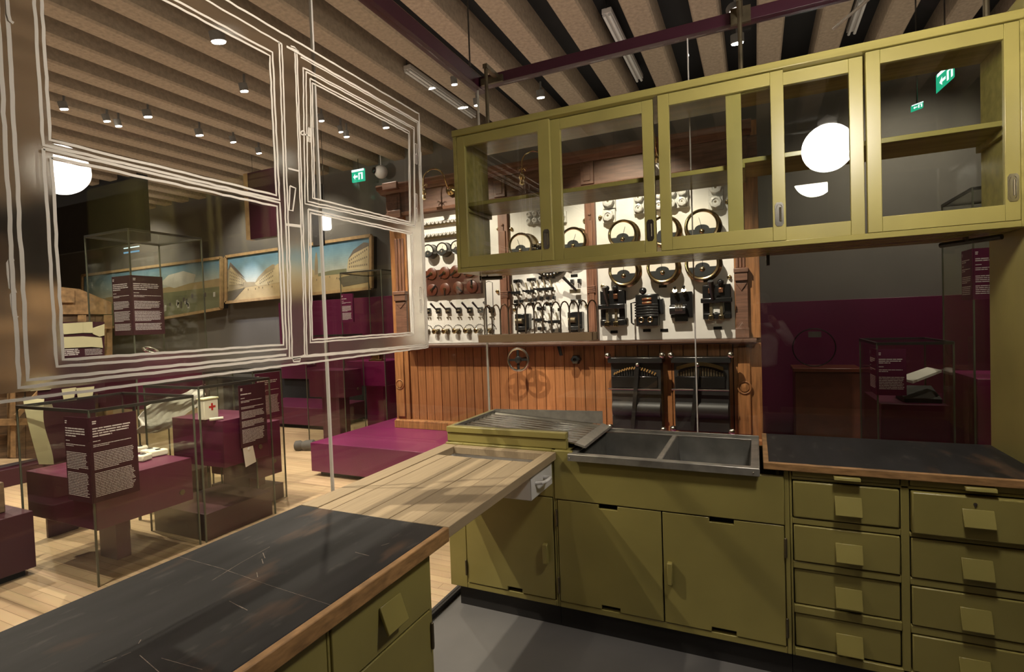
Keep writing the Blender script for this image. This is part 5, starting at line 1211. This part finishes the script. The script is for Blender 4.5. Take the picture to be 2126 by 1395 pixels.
def sky(n, h):
    for k in range(n):
        f = 3*k/(n - 1); i = min(2, int(f)); f -= i; nm = 'p_sk%d_%d' % (n, k)
        if nm not in M: paintmat(nm, tuple(SK[i][c]*(1 - f) + SK[i + 1][c]*f for c in range(3)))
        poly('sky', [(0.012, 0.03 + h*k/n), (0.988, 0.03 + h*k/n), (0.988, 0.03 + h*(k + 1)/n), (0.012, 0.03 + h*(k + 1)/n)], nm, 0.001)
sky(15, 0.63)
poly('square', [(0.012, 0.70), (0.3, 0.62), (0.6, 0.62), (0.988, 0.64), (0.988, 0.97), (0.012, 0.97)], 'p_sand', 0.003)
poly('house_row', [(0.015, 0.30), (0.035, 0.18), (0.075, 0.30), (0.15, 0.56), (0.17, 0.64), (0.12, 0.70), (0.015, 0.80)], 'p_wall2', 0.005)
poly('roof', [(0.012, 0.32), (0.033, 0.13), (0.08, 0.28), (0.15, 0.52), (0.09, 0.38), (0.038, 0.22)], 'p_roof', 0.007)
poly('facade', [(0.025, 0.36), (0.038, 0.24), (0.09, 0.42), (0.15, 0.58), (0.13, 0.64), (0.025, 0.62)], 'p_wall', 0.008)
for k in range(9):
    for j in range(4):
        s = 0.032 + k*0.0125; a = 0.32 + 0.022*k + j*(0.075 - 0.004*k); poly('painted_window', [(s, a), (s + 0.004, a + 0.01), (s + 0.004, a + 0.045), (s, a + 0.04)], 'p_roof', 0.0092)
poly('shade', [(0.012, 0.76), (0.15, 0.72), (0.06, 0.97), (0.012, 0.97)], 'p_shadow', 0.006)
poly('house_row', [(0.22, 0.66), (0.26, 0.52), (0.31, 0.40), (0.355, 0.33), (0.37, 0.34), (0.37, 0.70), (0.25, 0.72)], 'p_wall', 0.005)
poly('roof', [(0.22, 0.66), (0.25, 0.53), (0.31, 0.37), (0.355, 0.30), (0.37, 0.31), (0.37, 0.40), (0.31, 0.47), (0.25, 0.60)], 'p_wall2', 0.0065)
poly('street_shade', [(0.15, 0.60), (0.22, 0.62), (0.25, 0.70), (0.13, 0.72)], 'p_wall2', 0.0045)
for k in range(9):
    for j in range(3):
        s = 0.262 + k*0.0115; a = 0.60 - 0.021*k + j*(0.05 + 0.006*k)
        if a < 0.66: poly('painted_window', [(s, a), (s + 0.004, a - 0.006), (s + 0.004, a + 0.028), (s, a + 0.032)], 'p_roof', 0.0072)
poly('house_row', [(0.37, 0.34), (0.42, 0.26), (0.46, 0.30), (0.50, 0.42), (0.50, 0.66), (0.37, 0.70)], 'p_wall', 0.005)
poly('house_row', [(0.595, 0.44), (0.63, 0.50), (0.645, 0.54), (0.645, 0.66), (0.58, 0.66)], 'p_wall', 0.005)
poly('tower', [(0.648, 0.34), (0.653, 0.20), (0.657, 0.17), (0.661, 0.20), (0.667, 0.34), (0.668, 0.62), (0.647, 0.62)], 'p_wall2', 0.005)
poly('far_row', [(0.67, 0.60), (0.76, 0.57), (0.85, 0.57), (0.85, 0.66), (0.67, 0.66)], 'p_green', 0.004)
poly('house_row', [(0.855, 0.55), (0.862, 0.40), (0.893, 0.26), (0.985, 0.16), (0.985, 0.63), (0.855, 0.61)], 'p_wall', 0.005)
poly('roof', [(0.86, 0.40), (0.893, 0.23), (0.955, 0.11), (0.985, 0.13), (0.985, 0.19), (0.893, 0.30)], 'p_roof', 0.007)
for k in range(10):
    for j in range(4):
        s = 0.868 + k*0.0115; a = 0.41 - 0.019*k + j*(0.062 + 0.009*k)
        if a < 0.57: poly('painted_window', [(s, a), (s + 0.0045, a - 0.006), (s + 0.0045, a + 0.03), (s, a + 0.034)], 'p_roof', 0.0072)
poly('shade', [(0.80, 0.74), (0.985, 0.66), (0.985, 0.88), (0.83, 0.92)], 'p_shadow', 0.006)
for k in range(22):
    s = 0.18 + 0.036*k + random.uniform(-0.012, 0.012); a = random.uniform(0.66, 0.76); poly('painted_figure', [(s, a), (s + 0.003, a), (s + 0.003, a + 0.035), (s, a + 0.035)], 'p_fig', 0.0085)
t, poly = painting('panorama painting of a hazy river valley with a crowd, seen through the tall showcase', ((172, 572), (460, 535), (175, 690), (458, 640)), None)
sky(12, 0.45)
poly('hills', [(0.012, 0.46), (0.988, 0.40), (0.988, 0.7), (0.012, 0.7)], 'p_sand2', 0.003)
poly('valley', [(0.012, 0.60), (0.6, 0.52), (0.988, 0.56), (0.988, 0.97), (0.012, 0.97)], 'p_green', 0.005)
poly('cloud', [(0.6, 0.34), (0.66, 0.2), (0.76, 0.16), (0.84, 0.26), (0.83, 0.40), (0.7, 0.46)], 'p_cloud', 0.005)
for k in range(26):
    s = random.uniform(0.45, 0.97); a = random.uniform(0.6, 0.82); h_ = random.uniform(0.06, 0.13); poly('painted_figure', [(s, a), (s + 0.012, a), (s + 0.012, a + h_), (s, a + h_)], 'p_fig' if k % 2 else 'p_cloud', 0.0065)
# hanging sign boxes
def hang_box(label, u0, v0, u1, v1, y, dep, m, edge=None):
    p, q_ = at(u0, v1, y=y), at(u1, v0, y=y); t = item('hanging_panel', label, 'panel', ((p.x + q_.x)/2, y + dep/2, p.z))
    MB().box(p.x, q_.x, y, y + dep, p.z, q_.z).build('panel', m, t, bevel=0.003)
    if edge: MB().box(p.x - 0.09, p.x - 0.001, y, y + dep, p.z, q_.z).build('side_edge', edge, t)
    for x in (p.x + 0.05, q_.x - 0.05): MB().cyl((x, y + dep/2, q_.z), (x, y + dep/2, 4.2), 0.003, n=6).build('wire', 'iron', t)
    return t
hang_box('square dark aubergine hanging panel with an ochre edge above the long painting', 520, 345, 580, 497, 3.2, 0.1, 'purple_dk', 'gilt')
hang_box('narrow dark hanging panel beside the distant white lamp', 650, 380, 663, 511, 3.4, 0.06, 'plinth')
hp = hang_box('wide black hanging panel with a small lit screen, behind the left pane', 60, 310, 293, 538, 3.0, 0.08, 'slab')
p, q_ = at(257, 527, y=2.995), at(289, 519, y=2.995); MB().box(p.x, q_.x, 2.992, 2.9985, p.z, q_.z).build('screen', 'screen', hp)
p, q_ = at(257, 515, y=2.995), at(289, 512, y=2.995); MB().box(p.x, q_.x, 2.992, 2.9985, p.z, q_.z).build('screen_line', 'sign', hp)
# distant lamp, security camera, hanging exit signs standing in for reflections
c = at(675, 462, y=3.3); t = item('distant_lamp', 'white opal cylinder lamp hanging far behind the left glass', 'lamp', c)
MB().lathe([(0.02, 0.1), (0.07, 0.095), (0.085, 0.06), (0.085, -0.08), (0.07, -0.1), (1e-5, -0.105)], c, n=20).build('shade', 'globe2', t)
MB().cyl(c + Vector((0, 0, 0.1)), (c.x, c.y, 4.47), 0.004, n=6).build('cable', 'iron', t)
c = at(791, 357, y=4.4); t = item('security_camera', 'white ball security camera hung before the grey wall near the ceiling', 'camera', c)
MB().sphere(c, 0.105, 24, 16).build('ball', 'white', t)
MB().lathe([(0.05, 0), (0.045, 0.03), (0.03, 0.035)], c + Vector((-0.055, -0.085, 0.01)), (-0.5, -0.85, 0.05), 18).build('lens', 'bakelite', t)
MB().cyl(c + Vector((0, 0, 0.1)), (c.x, c.y, 4.47), 0.008, n=8).build('drop_rod', 'white', t)
def exit_sign_reflection(label, u0, v0, u1, v1, y, skew=0.0, rev=False):
    p, q_ = at(u0, v1, y=y), at(u1, v0, y=y); w_, h_ = q_.x - p.x, q_.z - p.z
    t = item('exit_sign_reflection', label, 'sign', ((p.x + q_.x)/2, y, p.z), 'lit exit signs standing in for reflections')
    def S_(a, b): return (p.x + w_*a, p.z + h_*b + skew*a)
    MB().prism([S_(0, 0), S_(1, 0), S_(1, 1), S_(0, 1)], 'y', y, y + 0.03).build('lit_face', 'signgreen', t, smooth=False)
    m_ = MB(); m_.prism([S_(0, .82), S_(1, .82), S_(1, 1), S_(0, 1)], 'y', y - 0.002, y - 0.0005)
    m_.prism([S_(.55, .15), S_(.9, .15), S_(.9, .7), S_(.55, .7)], 'y', y - 0.002, y - 0.0005); m_.build('white_field', 'sign', t, smooth=False)
    m_ = MB(); m_.prism([S_(.12, .42), S_(.28, .66), S_(.28, .5), S_(.48, .5), S_(.48, .34), S_(.28, .34), S_(.28, .18)], 'y', y - 0.002, y - 0.0005); m_.build('arrow', 'sign', t, smooth=False)
    m_ = MB(); m_.prism([S_(.66, .15), S_(.78, .15), S_(.78, .6), S_(.66, .6)], 'y', y - 0.004, y - 0.0025); m_.build('running_figure', 'signgreen', t, smooth=False)
    MB().cyl(((p.x + q_.x)/2, y + 0.015, q_.z + max(0, skew)*.5), ((p.x + q_.x)/2, y + 0.015, 4.47), 0.006, n=6).build('drop_rod', 'iron', t)
exit_sign_reflection('lit green and white exit sign standing in for a reflection left of the security camera', 731, 349, 755, 379, 4.2)
exit_sign_reflection('lit green exit sign standing in for a reflection in the rightmost glass door, larger one', 1946, 148, 1982, 192, 2.9, 0.10)
exit_sign_reflection('lit green exit sign standing in for a reflection in the rightmost glass door, smaller and lower', 1893, 215, 1917, 231, 2.95, 0.02)
# ceiling lamps
def spot_head(u, v, label, z=4.06, aim=(0.0, 0.25, -1), s=1.0, m='lens', body=True):
    c = at(u, v, z=z); t = item('ceiling_spotlight', label, 'spotlight', (c.x, c.y, z), 'spotlights of the ceiling tracks')
    a = Vector(aim).normalized()
    MB().cyl(c - a*0.015, c - a*0.09, 0.042*s, n=16).build('housing', 'grip', t)
    MB().lathe([(0.036*s, 0.0), (0.036*s, 0.006), (1e-5, 0.012)], c - a*0.012, a, 16).build('lens', m, t)
    MB().cyl((c.x, c.y, z + 0.1), (c.x, c.y, 4.25), 0.012, n=8).build('stem', 'grip', t)
for u, v, lb_, s in ((455, 90, 'brightest ceiling spotlight in the upper left pane', 1.5), (308, 245, 'ceiling spotlight above the left pane middle, second row', 1.1), (415, 283, 'dark-bodied ceiling spotlight right of the second-row one', 1.1), (485, 297, 'small ceiling spotlight tilted left, near the pane edge', 0.9), (538, 320, 'small ceiling spotlight closest to the left pane right edge', 0.9), (134, 229, 'ceiling spotlight at the far left of the upper pane', 1.0), (223, 254, 'upper one of two close ceiling spotlights at the left', 0.9), (247, 264, 'lower one of two close ceiling spotlights at the left', 0.9), (508, 192, 'lone ceiling spotlight below the brightest one', 1.0),
                    (592, 336, 'ceiling spotlight glowing behind the frosted mullion', 1.3), (802, 267, 'ceiling spotlight at the right corner of the drawn casement', 1.0), (720, 286, 'ceiling spotlight right of the glass joint, lower one', 0.9), (668, 253, 'ceiling spotlight left of the glass joint', 0.8), (708, 276, 'ceiling spotlight right of the glass joint, upper one', 0.7), (944, 178, 'ceiling spotlight between the ribs left of the hanger rod', 0.8), (990, 221, 'ceiling spotlight beside the glass corner joint', 0.8), (1123, 205, 'ceiling spotlight above the left half of the wall cabinet', 1.1), (1531, 93, 'dazzling ceiling spotlight under the maroon beam clamp', 1.4)):
    spot_head(u, v, lb_, s=s)
spot_head(1527, 30, 'grey-bodied ceiling spotlight turned sideways above the maroon beam', 4.02, (0.3, -0.5, -1), 1.3)
def tube(u0, v0, u1, v1, z, label):
    a, b = at(u0, v0, z=z), at(u1, v1, z=z); x = (a.x + b.x)/2; a = Vector((x, a.y, z)); b = Vector((x, b.y, z))
    t = item('fluorescent_lamp', label, 'lamp', (a + b)/2, 'unlit tube lamps between the ribs')
    MB().bar(a, b, 0.09, 0.05).build('housing', 'tube', t, bevel=0.004)
    d = (b - a).normalized()
    for s_ in (-0.025, 0.025): MB().cyl(a + Vector((s_, 0, -0.042)), b + Vector((s_, 0, -0.042)), 0.014, n=10).build('tube', 'white', t)
    for e in (a, b): MB().cyl(e + Vector((0, 0, 0.02)), e + Vector((0, 0, 4.47 - z)), 0.006, n=6).build('hanger', 'iron', t)
tube(1258, 22, 1328, 160, 4.35, 'unlit double tube lamp between the ribs above the wall cabinet')
tube(842, 140, 985, 236, 4.35, 'unlit tube lamp between the ribs left of the hanger rod')
tube(1795, -10, 1765, 62, 4.35, 'unlit tube lamp between the ribs at the upper right')
cc = item('cable_conduit', 'thin black conduit running between two ceiling ribs', 'conduit', (-0.5, 1.5, 4.6))
a = at(975, 20, z=4.6); b = at(1170, 185, z=4.6); MB().cyl((a.x, -2, 4.6), (a.x, 4.5, 4.6), 0.03, n=10).build('conduit', 'gap_metal', cc)
# benches far behind on the left
bn = item('purple_bench', 'low aubergine bench against the wall behind the left showcases', 'bench', (-5.4, 3.9, 0))
MB().box(-6.4, -4.6, 3.55, 4.4, 0.06, 0.33).build('seat', 'purple', bn, bevel=0.004)
MB().box(-6.35, -4.65, 3.6, 4.38, 0.001, 0.0595).build('toe_kick', 'slab', bn)
# ------------------------------------------------------------------ the photographer behind the camera (the photo shows only the reflection)
def skin_part(name, J, edges, root, m, parent, sub=2):
    me = bpy.data.meshes.new(name); me.from_pydata([Vector(j[:3]) - parent.location for j in J], edges, [])
    o = bpy.data.objects.new(name, me); COL.objects.link(o); o.parent = parent
    md = o.modifiers.new('skin', 'SKIN'); md.use_smooth_shade = True
    bm = bmesh.new(); bm.from_mesh(me); lay = bm.verts.layers.skin.verify()
    for i, v in enumerate(bm.verts):
        r = J[i][3]; v[lay].radius = r if isinstance(r, tuple) else (r, r); v[lay].use_root = (i == root)
    bm.to_mesh(me); bm.free()
    sd = o.modifiers.new('smooth', 'SUBSURF'); sd.levels = sub; sd.render_levels = sub
    me.materials.append(M[m]); return o
M['skin'] = mat('skin', (0.45, 0.27, 0.19), 0.55, 0.05, 6); M['shirt'] = mat('shirt_cloth', (0.72, 0.68, 0.62), 0.9, 0.12, 14, bump=0.5); M['trousers'] = mat('dark_trousers', (0.03, 0.028, 0.03), 0.9, 0.1, 8); M['hair'] = mat('grey_hair', (0.22, 0.2, 0.18), 0.7, 0.2, 40)
cx_, cy_ = 1.33, -2.80
ph_ = thing('person', 'person in a pale wrinkled shirt holding a camera, reflected faintly in the back glass', 'person', (cx_, cy_, 0.007))
def Q(x, y, z): return (cx_ + x, cy_ + y, z)
# trousers and shoes
J = [(*Q(0, 0, 0.95), (0.15, 0.11)), (*Q(0.1, 0, 0.86), 0.10), (*Q(0.11, 0.02, 0.5), 0.068), (*Q(0.12, 0, 0.10), 0.05), (*Q(-0.1, 0, 0.86), 0.10), (*Q(-0.11, 0.02, 0.5), 0.068), (*Q(-0.12, 0, 0.10), 0.05)]
skin_part('trousers', J, [(0, 1), (1, 2), (2, 3), (0, 4), (4, 5), (5, 6)], 0, 'trousers', ph_)
for s_ in (-1, 1):
    J = [(*Q(s_*0.12, -0.06, 0.052), 0.042), (*Q(s_*0.125, 0.05, 0.05), 0.04), (*Q(s_*0.13, 0.15, 0.042), 0.033)]
    skin_part('shoe', J, [(0, 1), (1, 2)], 0, 'plinth', ph_)
# shirt with sleeves to the wrists, arms raised to the camera
J = [(*Q(0, 0, 0.93), (0.17, 0.12)), (*Q(0, -0.01, 1.15), (0.165, 0.12)), (*Q(0, -0.01, 1.33), (0.17, 0.115)), (*Q(0, 0, 1.43), (0.09, 0.08)),
     (*Q(0.19, -0.01, 1.40), 0.075), (*Q(0.29, 0.06, 1.19), 0.055), (*Q(0.16, 0.2, 1.37), 0.042),
     (*Q(-0.19, -0.01, 1.40), 0.075), (*Q(-0.29, 0.06, 1.19), 0.055), (*Q(-0.18, 0.2, 1.37), 0.042)]
skin_part('shirt', J, [(0, 1), (1, 2), (2, 3), (2, 4), (4, 5), (5, 6), (2, 7), (7, 8), (8, 9)], 1, 'shirt', ph_)
# head and neck with face
J = [(*Q(0, 0.0, 1.44), 0.055), (*Q(0, 0.02, 1.52), 0.054), (*Q(0, 0.035, 1.58), (0.066, 0.075)), (*Q(0, 0.02, 1.66), (0.075, 0.092)), (*Q(0, 0.015, 1.72), (0.055, 0.07))]
hd = skin_part('head', J, [(0, 1), (1, 2), (2, 3), (3, 4)], 2, 'skin', ph_)
MB().prism([(cy_ + 0.105, 1.655), (cy_ + 0.14, 1.615), (cy_ + 0.10, 1.607)], 'x', cx_ - 0.014, cx_ + 0.014).build('nose', 'skin', hd, bevel=0.004)
for s_ in (-1, 1):
    MB().sphere(Q(s_*0.032, 0.102, 1.652), 0.012, 12, 8).build('eye', 'white', hd); MB().sphere(Q(s_*0.085, 0.01, 1.64), 0.022, 12, 8).build('ear', 'skin', hd)
MB().sphere(Q(0, 0.098, 1.583), 0.02, 12, 6, 0.35).build('mouth', 'redbrown', hd)
MB().lathe([(0.088, -0.01), (0.094, 0.03), (0.084, 0.07), (0.05, 0.1), (1e-5, 0.11)], Q(0, -0.005, 1.66), n=18).build('hair', 'hair', hd)
# hands: palm, four unequal fingers and a thumb closed round the camera body
for s_ in (-1, 1):
    wx = 0.16 if s_ > 0 else -0.18
    J = [(*Q(wx, 0.2, 1.37), 0.03), (*Q(wx - s_*0.03, 0.24, 1.43), (0.04, 0.022)), (*Q(wx - s_*0.045, 0.255, 1.47), (0.042, 0.02))]
    E_ = [(0, 1), (1, 2)]
    for k in range(4):
        b0 = len(J); dz = 0.033 - 0.021*k; L = (0.9, 1.0, 0.95, 0.75)[k]
        J += [(*Q(wx - s_*(0.055), 0.275, 1.475 + dz), 0.0095), (*Q(wx - s_*(0.055 + 0.03*L), 0.315, 1.478 + dz), 0.009), (*Q(wx - s_*(0.08 + 0.02*L), 0.335, 1.476 + dz), 0.008)]
        E_ += [(2, b0), (b0, b0 + 1), (b0 + 1, b0 + 2)]
    b0 = len(J); J += [(*Q(wx - s_*0.065, 0.235, 1.46), 0.011), (*Q(wx - s_*0.095, 0.243, 1.475), 0.009)]; E_ += [(1, b0), (b0, b0 + 1)]
    skin_part('hand', J, E_, 1, 'skin', ph_, 1)
cm_ = thing('photo_camera', 'black camera held up by the person in the pale shirt', 'camera', (cx_ - 0.01, cy_ + 0.29, 1.44))
MB().box(cx_ - 0.08, cx_ + 0.07, cy_ + 0.262, cy_ + 0.312, 1.44, 1.535).build('body', 'blackpaint', cm_, bevel=0.008)
MB().lathe([(0.036, 0), (0.038, 0.01), (0.034, 0.012), (0.034, 0.04), (0.026, 0.041), (1e-5, 0.035)], (cx_ - 0.005, cy_ + 0.3125, 1.485), (0, 1, 0), 24).build('lens', 'blackpaint', cm_)
MB().box(cx_ - 0.03, cx_ + 0.02, cy_ + 0.265, cy_ + 0.308, 1.5355, 1.56).build('viewfinder', 'blackpaint', cm_, bevel=0.006)
